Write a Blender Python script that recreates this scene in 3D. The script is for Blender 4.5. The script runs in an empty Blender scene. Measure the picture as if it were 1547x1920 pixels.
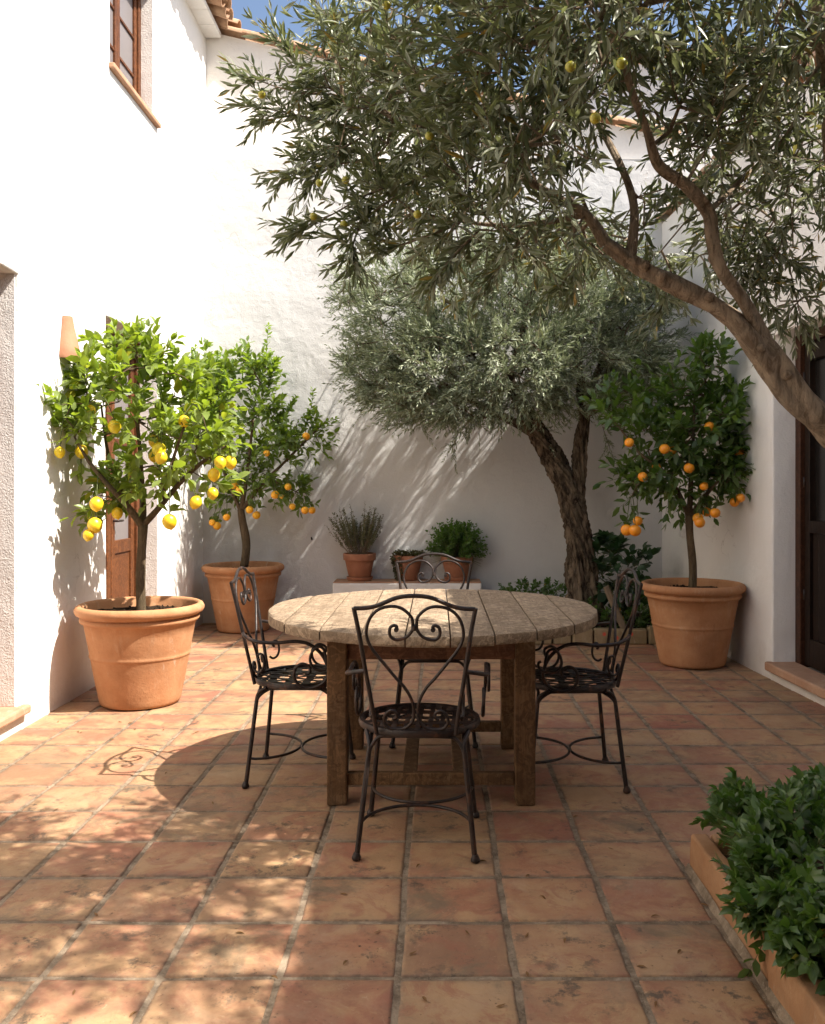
import bpy, math, random
import numpy as np
from mathutils import Vector, Matrix, noise
R = math.radians
rng = np.random.default_rng(7); random.seed(7)
sc = bpy.context.scene
C = sc.collection
F, VX, VY, H = 1650.0, 818.0, 914.0, 1.30

def P(px, py, Y):
    return Vector(((px - VX) * Y / F, Y, H - (py - VY) * Y / F))

# ------------------------------------------------------------------ camera
cd = bpy.data.cameras.new('camera'); cam = bpy.data.objects.new('camera', cd); C.objects.link(cam)
cam.location = (0, 0, H); cam.rotation_euler = (R(90), 0, 0)
cd.sensor_fit = 'VERTICAL'; cd.sensor_height = 24.0; cd.lens = 24.0 * F / 1920
cd.shift_x = -(VX - 773.5) / 1920; cd.shift_y = -(960 - VY) / 1920
cd.clip_start = 0.05; cd.clip_end = 2000
sc.camera = cam

# ------------------------------------------------------------------ light
SUN = Vector((.72, -.205, 1.0)).normalized()
elev = math.asin(SUN.z); az = math.atan2(SUN.x, SUN.y)
w = bpy.data.worlds.new('World'); sc.world = w; w.use_nodes = True
nt = w.node_tree; bg = nt.nodes['Background']
sky = nt.nodes.new('ShaderNodeTexSky'); sky.sky_type = 'NISHITA'; sky.sun_disc = False
sky.sun_elevation = elev; sky.sun_rotation = az; sky.air_density = 1.0; sky.dust_density = 2.5; sky.ozone_density = .7
nt.links.new(sky.outputs[0], bg.inputs[0]); bg.inputs[1].default_value = 0.09
ld = bpy.data.lights.new('sun', 'SUN'); ld.energy = 5.0; ld.angle = R(.55); ld.color = (1, .935, .84)
sun = bpy.data.objects.new('sun', ld); C.objects.link(sun); sun.location = (6, -3, 12)
sun.rotation_euler = SUN.to_track_quat('Z', 'Y').to_euler()
sc.view_settings.view_transform = 'Standard'; sc.view_settings.look = 'None'
sc.view_settings.exposure = 1.27; sc.view_settings.gamma = 1
sc.cycles.max_bounces = 8; sc.cycles.diffuse_bounces = 5; sc.cycles.transparent_max_bounces = 8
sc.cycles.use_denoising = True

# ------------------------------------------------------------------ materials
class Mat:
    def __init__(s, name, rough=.7, spec=.3, metal=0):
        s.m = bpy.data.materials.new(name); s.m.use_nodes = True
        s.t = s.m.node_tree; s.b = s.t.nodes['Principled BSDF']
        s.b.inputs['Roughness'].default_value = rough
        s.b.inputs['Specular IOR Level'].default_value = spec
        s.b.inputs['Metallic'].default_value = metal
        ad = s.n('ShaderNodeVectorMath', operation='ADD'); s.l(s.n('ShaderNodeTexCoord').outputs['Object'], ad.inputs[0])
        s.l(s.n('ShaderNodeObjectInfo').outputs['Location'], ad.inputs[1]); s.co = ad.outputs[0]
    def n(s, k, **kw):
        x = s.t.nodes.new(k)
        for a, b in kw.items(): setattr(x, a, b)
        return x
    def l(s, a, b): s.t.links.new(a, b)
    def scaled(s, sx, sy, sz):
        x = s.n('ShaderNodeMapping'); s.l(s.co, x.inputs[0]); x.inputs['Scale'].default_value = (sx, sy, sz); return x.outputs[0]
    def noise(s, scale, detail=4, rough=.55, vec=None, dist=0):
        x = s.n('ShaderNodeTexNoise'); s.l(vec or s.co, x.inputs['Vector'])
        x.inputs['Scale'].default_value = scale; x.inputs['Detail'].default_value = detail
        x.inputs['Roughness'].default_value = rough; x.inputs['Distortion'].default_value = dist
        return x.outputs[0]
    def ramp(s, fac, stops, interp='LINEAR'):
        x = s.n('ShaderNodeValToRGB'); s.l(fac, x.inputs[0]); e = x.color_ramp.elements
        x.color_ramp.interpolation = interp
        while len(e) < len(stops): e.new(.5)
        for el, (p, c) in zip(e, stops):
            el.position = p; el.color = (*(c if hasattr(c, '__len__') else (c, c, c)), 1)
        return x.outputs[0]
    def mix(s, fac, a, b, blend='MIX'):
        x = s.n('ShaderNodeMix', data_type='RGBA', blend_type=blend)
        for v, i in ((fac, 0), (a, 6), (b, 7)):
            if isinstance(v, (int, float)): x.inputs[i].default_value = v
            elif isinstance(v, tuple): x.inputs[i].default_value = (*v, 1)
            else: s.l(v, x.inputs[i])
        return x.outputs[2]
    def math(s, op, a, b=0.0):
        x = s.n('ShaderNodeMath', operation=op)
        for v, i in ((a, 0), (b, 1)):
            if isinstance(v, (int, float)): x.inputs[i].default_value = v
            else: s.l(v, x.inputs[i])
        return x.outputs[0]
    def color(s, c): s.l(c, s.b.inputs['Base Color'])
    def bump(s, h, dist=.01, strength=1.0, prev=None):
        x = s.n('ShaderNodeBump'); s.l(h, x.inputs['Height']); x.inputs['Distance'].default_value = dist
        x.inputs['Strength'].default_value = strength
        if prev: s.l(prev, x.inputs['Normal'])
        s.l(x.outputs[0], s.b.inputs['Normal']); return x.outputs[0]

def plaster(name, base, dirt=(.50, .44, .38), rough=.9, grain=.004):
    m = Mat(name, rough, .15)
    a = m.noise(1.1, 6, .6); b = m.noise(9, 5, .6)
    c = m.mix(m.ramp(a, [(.35, 0), (.75, .55)]), base, tuple(x * .90 for x in base))
    c = m.mix(m.ramp(b, [(.5, 0), (.8, .35)]), c, tuple(x * .93 for x in base))
    st = m.noise(2.2, 8, .75, m.scaled(3, 3, .6))
    c = m.mix(m.ramp(st, [(.62, 0), (.78, .22)]), c, dirt)
    # splash-back grime and peeling near the floor
    xyz = m.n('ShaderNodeSeparateXYZ'); m.l(m.n('ShaderNodeNewGeometry').outputs['Position'], xyz.inputs[0])
    low = m.ramp(m.math('ADD', xyz.outputs[2], m.math('MULTIPLY', m.noise(6, 6, .7), .35)), [(.16, 1), (.42, 0)])
    c = m.mix(m.math('MULTIPLY', low, .55), c, dirt)
    vo = m.n('ShaderNodeTexVoronoi', feature='DISTANCE_TO_EDGE'); wv = m.n('ShaderNodeVectorMath', operation='ADD'); ns = m.n('ShaderNodeTexNoise'); m.l(m.co, ns.inputs['Vector']); ns.inputs['Scale'].default_value = 2.5; ns.inputs['Detail'].default_value = 6
    m.l(m.co, wv.inputs[0]); m.l(ns.outputs[1], wv.inputs[1]); m.l(wv.outputs[0], vo.inputs['Vector']); vo.inputs['Scale'].default_value = .9
    cr = m.math('MULTIPLY', m.ramp(vo.outputs['Distance'], [(.0015, 1), (.0045, 0)]), m.ramp(m.noise(.9, 3, .6), [(.52, 0), (.60, .55)]))
    c = m.mix(cr, c, (.30, .26, .22))
    drip = m.noise(3.0, 6, .7, m.scaled(5, 5, .18)); c = m.mix(m.ramp(drip, [(.60, 0), (.75, .18)]), c, dirt)
    m.color(c)
    n1 = m.bump(m.noise(2.3, 3, .5), .05, .6)
    n2 = m.bump(m.noise(14, 4, .6, dist=.4), .010, .6, n1)
    m.bump(m.noise(90, 3, .7), grain, .7, n2)
    return m.m

def terracotta(name, base, alt, light=(.60, .42, .30)):
    m = Mat(name, .78, .2)
    c = m.mix(m.ramp(m.noise(5, 6, .65), [(.35, 0), (.7, 1)]), base, alt)
    c = m.mix(m.ramp(m.noise(9, 8, .75, m.scaled(1.6, 1.6, .35)), [(.55, 0), (.75, .5)]), c, light)
    c = m.mix(m.ramp(m.noise(30, 6, .8), [(.6, 0), (.75, .5)]), c, tuple(x * .55 for x in base))
    c = m.mix(m.ramp(m.noise(2.4, 7, .7), [(.50, 0), (.68, .45)]), c, tuple(x * .60 for x in base))
    c = m.mix(m.ramp(m.noise(3.1, 8, .78, m.scaled(1, 1, .5), .8), [(.60, 0), (.68, .55)]), c, (.60, .52, .43))
    c = m.mix(m.ramp(m.noise(11, 8, .8, m.scaled(2.2, 2.2, .22)), [(.58, 0), (.70, .45)]), c, tuple(x * .5 for x in base))
    m.color(c)
    n = m.bump(m.noise(6, 3, .5), .012, .5)
    m.bump(m.noise(70, 4, .7), .0025, .8, n)
    return m.m

def tilemat():
    m = Mat('terracotta_tile', .62, .35)
    g = m.n('ShaderNodeNewGeometry'); r = g.outputs['Random Per Island']
    off = m.n('ShaderNodeVectorMath', operation='ADD'); m.l(m.co, off.inputs[0])
    sc_ = m.n('ShaderNodeVectorMath', operation='SCALE'); cb = m.n('ShaderNodeCombineXYZ')
    m.l(r, cb.inputs[0]); m.l(m.math('MULTIPLY', r, 7.3), cb.inputs[1]); m.l(r, cb.inputs[2])
    m.l(cb.outputs[0], sc_.inputs[0]); sc_.inputs['Scale'].default_value = 31; m.l(sc_.outputs[0], off.inputs[1])
    v = off.outputs[0]
    base = m.ramp(r, [(0, (.31, .15, .085)), (.12, (.30, .11, .07)), (.25, (.36, .22, .115)), (.38, (.21, .105, .065)),
                      (.5, (.33, .155, .088)), (.62, (.33, .205, .11)), (.75, (.27, .10, .066)), (.88, (.37, .19, .10)), (1, (.24, .13, .075))])
    c = m.mix(m.ramp(m.noise(4.2, 5, .6, v, .6), [(.44, 0), (.60, .8)]), base, (.41, .255, .13))
    c = m.mix(m.ramp(m.noise(7.5, 6, .7, v, 1.0), [(.50, 0), (.62, .75)]), c, (.28, .12, .07))
    st = m.ramp(m.noise(3.3, 7, .72, v, .5), [(.54, 0), (.66, .8)])
    c = m.mix(st, c, (.16, .12, .075))
    big = m.ramp(m.noise(.9, 7, .72, None, .6), [(.52, 0), (.66, .6)])
    c = m.mix(big, c, (.20, .125, .07))
    blot = m.ramp(m.noise(13, 6, .75, v), [(.535, 0), (.62, .85)])
    blot = m.math('MULTIPLY', blot, m.ramp(m.noise(2.6, 5, .65, v), [(.50, .04), (.60, 1)]))
    c = m.mix(blot, c, (.075, .058, .042))
    pit = m.math('MULTIPLY', m.ramp(m.noise(75, 4, .7, v), [(.64, 0), (.69, 1)]), m.ramp(m.noise(5.5, 4, .6, v), [(.42, .1), (.6, 1)]))
    c = m.mix(m.math('MULTIPLY', pit, .85), c, (.06, .04, .03))
    lite = m.ramp(m.noise(22, 6, .8, v, 1.5), [(.60, 0), (.72, .42)])
    c = m.mix(lite, c, (.55, .40, .27))
    c = m.mix(m.ramp(m.noise(2.7, 8, .75, v, .8), [(.50, 0), (.70, .40)]), c, (.40, .29, .19))
    # worn edge darker through an attribute stored on the tile rim (dirt collects by the joints)
    at = m.n('ShaderNodeAttribute', attribute_name='rim'); 
    rim = m.math('MULTIPLY', at.outputs['Fac'], m.ramp(m.noise(16, 5, .7), [(.35, 0), (.62, .8)]))
    c = m.mix(rim, c, (.12, .085, .06))
    m.color(c)
    m.l(m.ramp(m.noise(7, 5, .6, v), [(.3, .48), (.7, .8)]), m.b.inputs['Roughness'])
    n = m.bump(m.noise(5, 4, .6, v), .012, .55)
    n = m.bump(m.noise(34, 5, .7, v), .0025, .8, n)
    m.bump(pit, -.003, .8, n)
    return m.m

def groutmat():
    m = Mat('grout', .95, .1)
    c = m.mix(m.ramp(m.noise(9, 7, .7), [(.38, 0), (.62, 1)]), (.31, .24, .17), (.13, .095, .065))
    c = m.mix(m.ramp(m.noise(55, 4, .8), [(.55, 0), (.7, .7)]), c, (.36, .29, .22)); m.color(c)
    n = m.bump(m.noise(25, 5, .7), .012, .8); m.bump(m.noise(120, 3, .7), .004, .9, n); return m.m

def woodmat(name, a, b, dark, axis='y', rough=.8, grey=None, bumpd=.003):
    m = Mat(name, rough, .2)
    s = {'x': (.8, 14, 14), 'y': (14, .8, 14), 'z': (14, 14, .8)}[axis]
    g = m.n('ShaderNodeNewGeometry').outputs['Random Per Island']
    off = m.n('ShaderNodeVectorMath', operation='ADD'); cb = m.n('ShaderNodeCombineXYZ')
    for i in range(3): m.l(m.math('MULTIPLY', g, 17.0), cb.inputs[i])
    mp = m.n('ShaderNodeMapping'); m.l(m.co, off.inputs[0]); m.l(cb.outputs[0], off.inputs[1]); m.l(off.outputs[0], mp.inputs[0]); mp.inputs['Scale'].default_value = s
    v = mp.outputs[0]
    gr = m.noise(2.2, 8, .7, v, .5)
    c = m.mix(m.ramp(gr, [(.3, 0), (.68, 1)]), a, b)
    c = m.mix(m.ramp(m.noise(5, 6, .8, v, .8), [(.56, 0), (.68, .8)]), c, dark)
    c = m.mix(m.ramp(m.noise(5, 6, .7, off.outputs[0]), [(.5, 0), (.7, .65)]), c, grey or b)
    c = m.mix(m.ramp(m.noise(16, 6, .75, off.outputs[0], 1.0), [(.56, 0), (.66, .7)]), c, dark)
    c = m.mix(m.ramp(m.noise(2.2, 7, .75, off.outputs[0]), [(.5, 0), (.66, .5)]), c, dark)
    c = m.mix(m.math('MULTIPLY', m.math('SUBTRACT', g, .5), .35), c, dark)
    sw = m.noise(15, 5, .65, off.outputs[0], 2.5)
    c = m.mix(m.ramp(sw, [(.46, .55), (.56, 0)]), c, tuple(x * .45 for x in a)); c = m.mix(m.ramp(sw, [(.56, 0), (.70, .2)]), c, tuple(min(1, x * 1.2) for x in b))
    c = m.mix(m.ramp(m.noise(6, 8, .85, v, 1.5), [(.53, 0), (.62, .6)]), c, dark)
    c = m.mix(m.ramp(m.noise(30, 4, .8, off.outputs[0]), [(.60, 0), (.68, .5)]), c, dark)
    m.color(c)
    n = m.bump(gr, bumpd, .8); m.bump(m.noise(9, 5, .8, v), bumpd * .6, .8, n)
    return m.m

def leafmat(name, cols, under=None, trans=.3, rough=.45, spec=.4, tcol=(.35, .45, .05), yellow=None):
    m = Mat(name, rough, spec)
    g = m.n('ShaderNodeNewGeometry')
    c = m.ramp(g.outputs['Random Per Island'], [(i / (len(cols) - 1), q) for i, q in enumerate(cols)])
    c = m.mix(m.ramp(m.noise(3.5, 3, .6), [(.4, 0), (.65, .5)]), c, cols[-1])
    if yellow:
        fr = m.math('FRACT', m.math('MULTIPLY', g.outputs['Random Per Island'], 91.7))
        c = m.mix(m.math('GREATER_THAN', fr, yellow[0]), c, yellow[1])
    if under: c = m.mix(g.outputs['Backfacing'], c, under)
    m.color(c)
    tr = m.n('ShaderNodeBsdfTranslucent'); m.l(m.mix(.6, c, tcol), tr.inputs[0])
    ms = m.n('ShaderNodeMixShader'); ms.inputs[0].default_value = trans
    m.l(m.b.outputs[0], ms.inputs[1]); m.l(tr.outputs[0], ms.inputs[2])
    m.l(ms.outputs[0], m.t.nodes['Material Output'].inputs[0])
    return m.m

def barkmat(name, a, b, c3, sc_=1.0, rg=(.36, .62)):
    m = Mat(name, .9, .15); v = m.scaled(1, 1, .28)
    f = m.noise(22 * sc_, 8, .75, v, .7)
    c = m.mix(m.ramp(f, [(rg[0], 0), (rg[1], 1)]), a, b)
    c = m.mix(m.ramp(m.noise(6, 5, .7), [(.5, 0), (.7, .7)]), c, c3); m.color(c)
    n = m.bump(f, .035 / sc_, 1.0); m.bump(m.noise(80, 4, .7, v), .004, .8, n); return m.m

def flat(name, col, rough=.6, metal=0, var=.15, nscale=20, spec=.4, bump=.001):
    m = Mat(name, rough, spec, metal)
    m.color(m.mix(m.ramp(m.noise(nscale, 6, .7), [(.35, 0), (.7, 1)]), col, tuple(x * (1 - var) for x in col)))
    m.bump(m.noise(nscale * 3, 4, .7), bump, .8); return m.m

M = {}
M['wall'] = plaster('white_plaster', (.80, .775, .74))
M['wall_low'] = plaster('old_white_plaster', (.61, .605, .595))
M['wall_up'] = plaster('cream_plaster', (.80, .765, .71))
M['jamb'] = plaster('rough_plaster', (.74, .70, .66), grain=.012)
M['pot'] = terracotta('terracotta_pot', (.40, .185, .085), (.50, .265, .135), (.56, .40, .27))
M['pot_old'] = terracotta('old_terracotta', (.30, .125, .07), (.36, .17, .10), (.45, .33, .25))
M['sill'] = terracotta('sill_tile', (.42, .23, .14), (.50, .31, .20))
M['kerb'] = terracotta('kerb_terracotta', (.31, .15, .07), (.40, .235, .125), (.24, .18, .115))
M['roof'] = terracotta('roof_tile', (.38, .22, .13), (.48, .33, .21), (.50, .44, .36))
M['sconce'] = terracotta('sconce_clay', (.40, .175, .10), (.46, .23, .14), (.45, .28, .2))
M['stone'] = terracotta('bed_stone', (.24, .18, .10), (.33, .24, .14), (.42, .36, .28))
M['tile'] = tilemat(); M['grout'] = groutmat()
M['top'] = woodmat('weathered_table_wood', (.30, .215, .14), (.42, .32, .22), (.085, .053, .032), 'y', grey=(.30, .235, .175), bumpd=.004)
M['leg'] = woodmat('table_leg_wood', (.15, .078, .034), (.23, .135, .068), (.045, .025, .014), 'z', grey=(.19, .135, .085))
M['apron'] = woodmat('apron_wood', (.17, .075, .04), (.23, .11, .06), (.06, .03, .02), 'x')
M['frame'] = woodmat('varnished_wood', (.13, .045, .017), (.20, .075, .028), (.05, .02, .01), 'z', .45)
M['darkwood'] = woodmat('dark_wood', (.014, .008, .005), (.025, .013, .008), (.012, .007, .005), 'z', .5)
M['doorframe'] = woodmat('brown_door_wood', (.055, .022, .011), (.085, .034, .017), (.03, .013, .008), 'z', .5)
M['soil'] = flat('soil', (.055, .035, .022), .95, 0, .6, 40, .1, .02)
M['ground'] = flat('earth', (.20, .15, .10), .95, 0, .4, 3, .1, .01)
M['glass'] = flat('window_glass', (.012, .010, .009), .25, 0, .1, 3, .6, .0005)
M['curtain'] = flat('grey_pane', (.20, .18, .18), .35, 0, .12, 3, .5, .0005)
M['plastic'] = flat('white_plastic', (.72, .70, .66), .4)
M['bark_old'] = barkmat('old_olive_bark', (.035, .024, .016), (.25, .19, .13), (.12, .09, .06), .8, (.42, .57))
M['bark'] = barkmat('olive_bark', (.17, .12, .08), (.42, .32, .225), (.26, .21, .155), 1.5, (.40, .58))
M['bark_citrus'] = barkmat('citrus_bark', (.09, .06, .035), (.17, .125, .075), (.10, .08, .045), 1.6)
M['twig'] = flat('twig_bark', (.16, .12, .075), .8)
M['stem'] = flat('green_stem', (.10, .12, .04), .7)
M['drystem'] = flat('dry_stem', (.22, .165, .11), .8)
M['olive'] = leafmat('olive_leaf', [(.062, .085, .045), (.09, .115, .055), (.15, .165, .075), (.07, .095, .055)], (.30, .32, .23), .28, .42, .5, (.30, .33, .10), (.965, (.30, .19, .03)))
M['olive_far'] = leafmat('silver_olive_leaf', [(.12, .165, .085), (.19, .24, .13), (.30, .35, .20), (.12, .165, .095)], (.37, .41, .28), .22, .5, .4, (.30, .33, .16))
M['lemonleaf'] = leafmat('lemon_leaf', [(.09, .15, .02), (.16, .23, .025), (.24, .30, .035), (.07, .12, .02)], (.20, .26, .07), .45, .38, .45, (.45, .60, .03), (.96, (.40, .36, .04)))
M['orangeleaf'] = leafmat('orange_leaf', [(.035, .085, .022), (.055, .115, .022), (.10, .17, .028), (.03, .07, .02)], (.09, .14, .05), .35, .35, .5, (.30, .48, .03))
M['midleaf'] = leafmat('mandarin_leaf', [(.05, .11, .02), (.09, .16, .025), (.15, .22, .03), (.045, .10, .02)], (.13, .19, .06), .4, .38, .45, (.42, .58, .03))
M['newleaf'] = leafmat('young_citrus_leaf', [(.12, .20, .025), (.18, .27, .035), (.09, .17, .02)], (.16, .24, .06), .45, .38, .45, (.42, .60, .04))
M['bush'] = leafmat('shrub_leaf', [(.028, .075, .018), (.055, .13, .025), (.13, .21, .038), (.03, .08, .02)], (.09, .15, .05), .32, .35, .5, (.20, .38, .03), (.975, (.42, .24, .04)))
M['basil'] = leafmat('herb_leaf', [(.04, .11, .02), (.06, .15, .025), (.09, .18, .03)], (.09, .15, .05), .35, .4, .4, (.25, .45, .03))
M['thyme'] = leafmat('grey_herb_leaf', [(.11, .12, .05), (.15, .16, .07), (.08, .10, .045)], (.16, .16, .10), .2, .6, .3, (.25, .26, .08))
M['darkleaf'] = leafmat('dark_leaf', [(.016, .045, .02), (.022, .06, .022), (.03, .075, .026)], (.04, .08, .04), .22, .3, .5, (.12, .25, .04))
M['succ'] = leafmat('succulent_leaf', [(.06, .045, .02), (.085, .06, .03), (.05, .06, .025)], None, .1, .5, .3)
M['dry'] = leafmat('dry_leaf', [(.13, .06, .03), (.20, .10, .04)], None, .1, .7, .2)

def fruitmat(name, a, b):
    m = Mat(name, .38, .5)
    c = m.mix(m.ramp(m.noise(14, 3, .5), [(.35, 0), (.7, 1)]), a, b)
    rd = m.n('ShaderNodeObjectInfo').outputs['Random']
    c = m.mix(m.math('MULTIPLY', m.ramp(rd, [(.55, 0), (1, .6)]), m.ramp(m.noise(9, 3, .5), [(.4, .2), (.6, 1)])), c, (a[0] * .55, a[1] * .95, a[2]))
    c = m.mix(m.ramp(m.noise(60, 5, .8), [(.62, 0), (.70, .5)]), c, tuple(x * .5 for x in a))
    m.color(c); m.bump(m.noise(220, 2, .5), .0012, .6)
    m.b.inputs['Subsurface Weight'].default_value = .08; m.b.inputs['Subsurface Scale'].default_value = .01
    return m.m
M['lemon'] = fruitmat('lemon_peel', (.80, .50, .012), (.85, .60, .03))
M['orange'] = fruitmat('orange_peel', (.82, .27, .012), (.85, .34, .02))
M['yolk'] = fruitmat('mandarin_peel', (.85, .36, .012), (.85, .45, .02))
M['oliveripe'] = fruitmat('olive_peel', (.26, .25, .02), (.38, .32, .03))
M['red'] = flat('red_petal', (.65, .09, .05), .6)
def ironmat():
    m = Mat('wrought_iron', .42, .5, .25)
    c = m.mix(m.ramp(m.noise(35, 6, .7), [(.45, 0), (.68, 1)]), (.018, .013, .012), (.045, .026, .019))
    c = m.mix(m.ramp(m.noise(11, 5, .7), [(.56, 0), (.68, .75)]), c, (.13, .055, .028)); m.color(c)
    m.l(m.ramp(m.noise(22, 4, .6), [(.3, .34), (.7, .62)]), m.b.inputs['Roughness'])
    n = m.bump(m.noise(60, 4, .6), .0025, .7); return m.m
M['iron'] = ironmat()

# ------------------------------------------------------------------ mesh helpers
class MB:
    def __init__(s): s.v = []; s.f = []; s.mi = []
    def add(s, vs, fs, mi=0):
        o = len(s.v); s.v += [tuple(v) for v in vs]; s.f += [tuple(i + o for i in f) for f in fs]; s.mi += [mi] * len(fs); return s
    def box(s, a, b, mi=0, mat=None):
        (x0, y0, z0), (x1, y1, z1) = a, b
        vs = [(x0, y0, z0), (x1, y0, z0), (x1, y1, z0), (x0, y1, z0), (x0, y0, z1), (x1, y0, z1), (x1, y1, z1), (x0, y1, z1)]
        if mat: vs = [mat @ Vector(v) for v in vs]
        return s.add(vs, [(0, 3, 2, 1), (4, 5, 6, 7), (0, 1, 5, 4), (1, 2, 6, 5), (2, 3, 7, 6), (3, 0, 4, 7)], mi)
    def tube(s, pts, rad, n=8, cap=True, mi=0, jit=0.0):
        pts = [Vector(p) for p in pts]; k = len(pts)
        if not hasattr(rad, '__len__'): rad = [rad] * k
        t = []
        for i in range(k):
            d = pts[min(i + 1, k - 1)] - pts[max(i - 1, 0)]
            t.append(d.normalized() if d.length > 1e-9 else Vector((0, 0, 1)))
        u = t[0].orthogonal().normalized(); vs = []; fs = []
        for i in range(k):
            u = (u - t[i] * u.dot(t[i])); u = u.normalized() if u.length > 1e-6 else t[i].orthogonal().normalized()
            w_ = t[i].cross(u)
            for j in range(n):
                a = 2 * math.pi * j / n; r = rad[i]
                if jit: r *= 1 + jit * noise.noise(Vector((pts[i].x * 9 + math.cos(a) * 1.3, pts[i].y * 9 + math.sin(a) * 1.3, pts[i].z * 4)))
                vs.append(pts[i] + (u * math.cos(a) + w_ * math.sin(a)) * r)
        for i in range(k - 1):
            for j in range(n):
                j2 = (j + 1) % n
                fs.append((i * n + j, i * n + j2, (i + 1) * n + j2, (i + 1) * n + j))
        if cap:
            fs.append(tuple(range(n - 1, -1, -1))); fs.append(tuple((k - 1) * n + j for j in range(n)))
        return s.add(vs, fs, mi)
    def lathe(s, prof, n=48, c=(0, 0, 0), mi=0, wob=0.0):
        vs = []; fs = []; k = len(prof)
        for (r, z) in prof:
            for j in range(n):
                a = 2 * math.pi * j / n; rr = r * (1 + wob * noise.noise(Vector((math.cos(a) * 1.5, math.sin(a) * 1.5, z * 4 + c[0]))))
                vs.append((c[0] + rr * math.cos(a), c[1] + rr * math.sin(a), c[2] + z))
        for i in range(k - 1):
            for j in range(n):
                j2 = (j + 1) % n; fs.append((i * n + j, i * n + j2, (i + 1) * n + j2, (i + 1) * n + j))
        fs.append(tuple(range(n - 1, -1, -1))); fs.append(tuple((k - 1) * n + j for j in range(n)))
        return s.add(vs, fs, mi)
    def obj(s, name, mats, parent=None, smooth=True, bevel=0, seg=2, auto=None):
        me = bpy.data.meshes.new(name)
        off = Vector(parent_world(parent)) if parent else Vector((0, 0, 0))
        me.from_pydata([tuple(Vector(v) - off) for v in s.v], [], s.f)
        for m in (mats if isinstance(mats, (list, tuple)) else [mats]): me.materials.append(m)
        if any(s.mi): me.polygons.foreach_set('material_index', s.mi)
        me.polygons.foreach_set('use_smooth', [smooth] * len(me.polygons))
        if auto: me.set_sharp_from_angle(angle=R(auto))
        me.update()
        o = bpy.data.objects.new(name, me); C.objects.link(o)
        if parent: o.parent = parent
        if bevel:
            b = o.modifiers.new('bevel', 'BEVEL'); b.width = bevel; b.segments = seg; b.limit_method = 'ANGLE'; b.angle_limit = R(40)
            b.harden_normals = False
        return o
def parent_world(p):
    v = Vector((0, 0, 0))
    while p is not None: v += p.location; p = p.parent
    return v
def tag(o, label=None, cat=None, group=None, kind=None):
    if label: o['label'] = label
    if cat: o['category'] = cat
    if group: o['group'] = group
    if kind: o['kind'] = kind
    return o
def thing(name, loc, label, cat, group=None):
    o = bpy.data.objects.new(name, None); o.empty_display_size = .1; C.objects.link(o); o.location = loc
    return tag(o, label, cat, group)
def spline(pts, n=6, closed=False):
    pts = [Vector(p) for p in pts]; out = []; k = len(pts)
    for i in range(k - 1):
        p0 = pts[max(i - 1, 0)]; p1 = pts[i]; p2 = pts[i + 1]; p3 = pts[min(i + 2, k - 1)]
        for j in range(n):
            t = j / n
            out.append(.5 * ((2 * p1) + (p2 - p0) * t + (2 * p0 - 5 * p1 + 4 * p2 - p3) * t * t + (3 * p1 - p0 - 3 * p2 + p3) * t ** 3))
    out.append(pts[-1]); return out
def splr(pts, rads, n=6):
    q = spline([(p[0], p[1], p[2]) for p in pts], n); r = []
    for i in range(len(pts) - 1):
        for j in range(n): r.append(rads[i] + (rads[i + 1] - rads[i]) * j / n)
    return q, r + [rads[-1]]

# ------------------------------------------------------------------ foliage helpers
def nrm(a): return a / np.maximum(np.linalg.norm(a, axis=-1, keepdims=True), 1e-9)
T_BROAD = (np.array([[0, 0, 0], [.32, .43, .07], [.33, 0, -.01], [.32, -.43, .07], [.70, .36, .04], [.70, 0, -.05], [.70, -.36, .04], [1, 0, -.16]]),
           [(0, 3, 2), (0, 2, 1), (2, 3, 6, 5), (1, 2, 5, 4), (5, 6, 7), (4, 5, 7)])
T_SLIM = (np.array([[0, 0, 0], [.38, .46, .04], [.40, 0, -.01], [.38, -.46, .04], [.74, .30, .02], [.74, -.30, .02], [1, 0, -.07]]),
          [(0, 3, 2), (0, 2, 1), (2, 3, 5), (1, 2, 4), (2, 5, 6), (2, 6, 4)])
T_TINY = (np.array([[0, 0, 0], [.45, .5, .05], [1, 0, -.06], [.45, -.5, .05]]), [(0, 3, 2), (0, 2, 1)])
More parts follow.
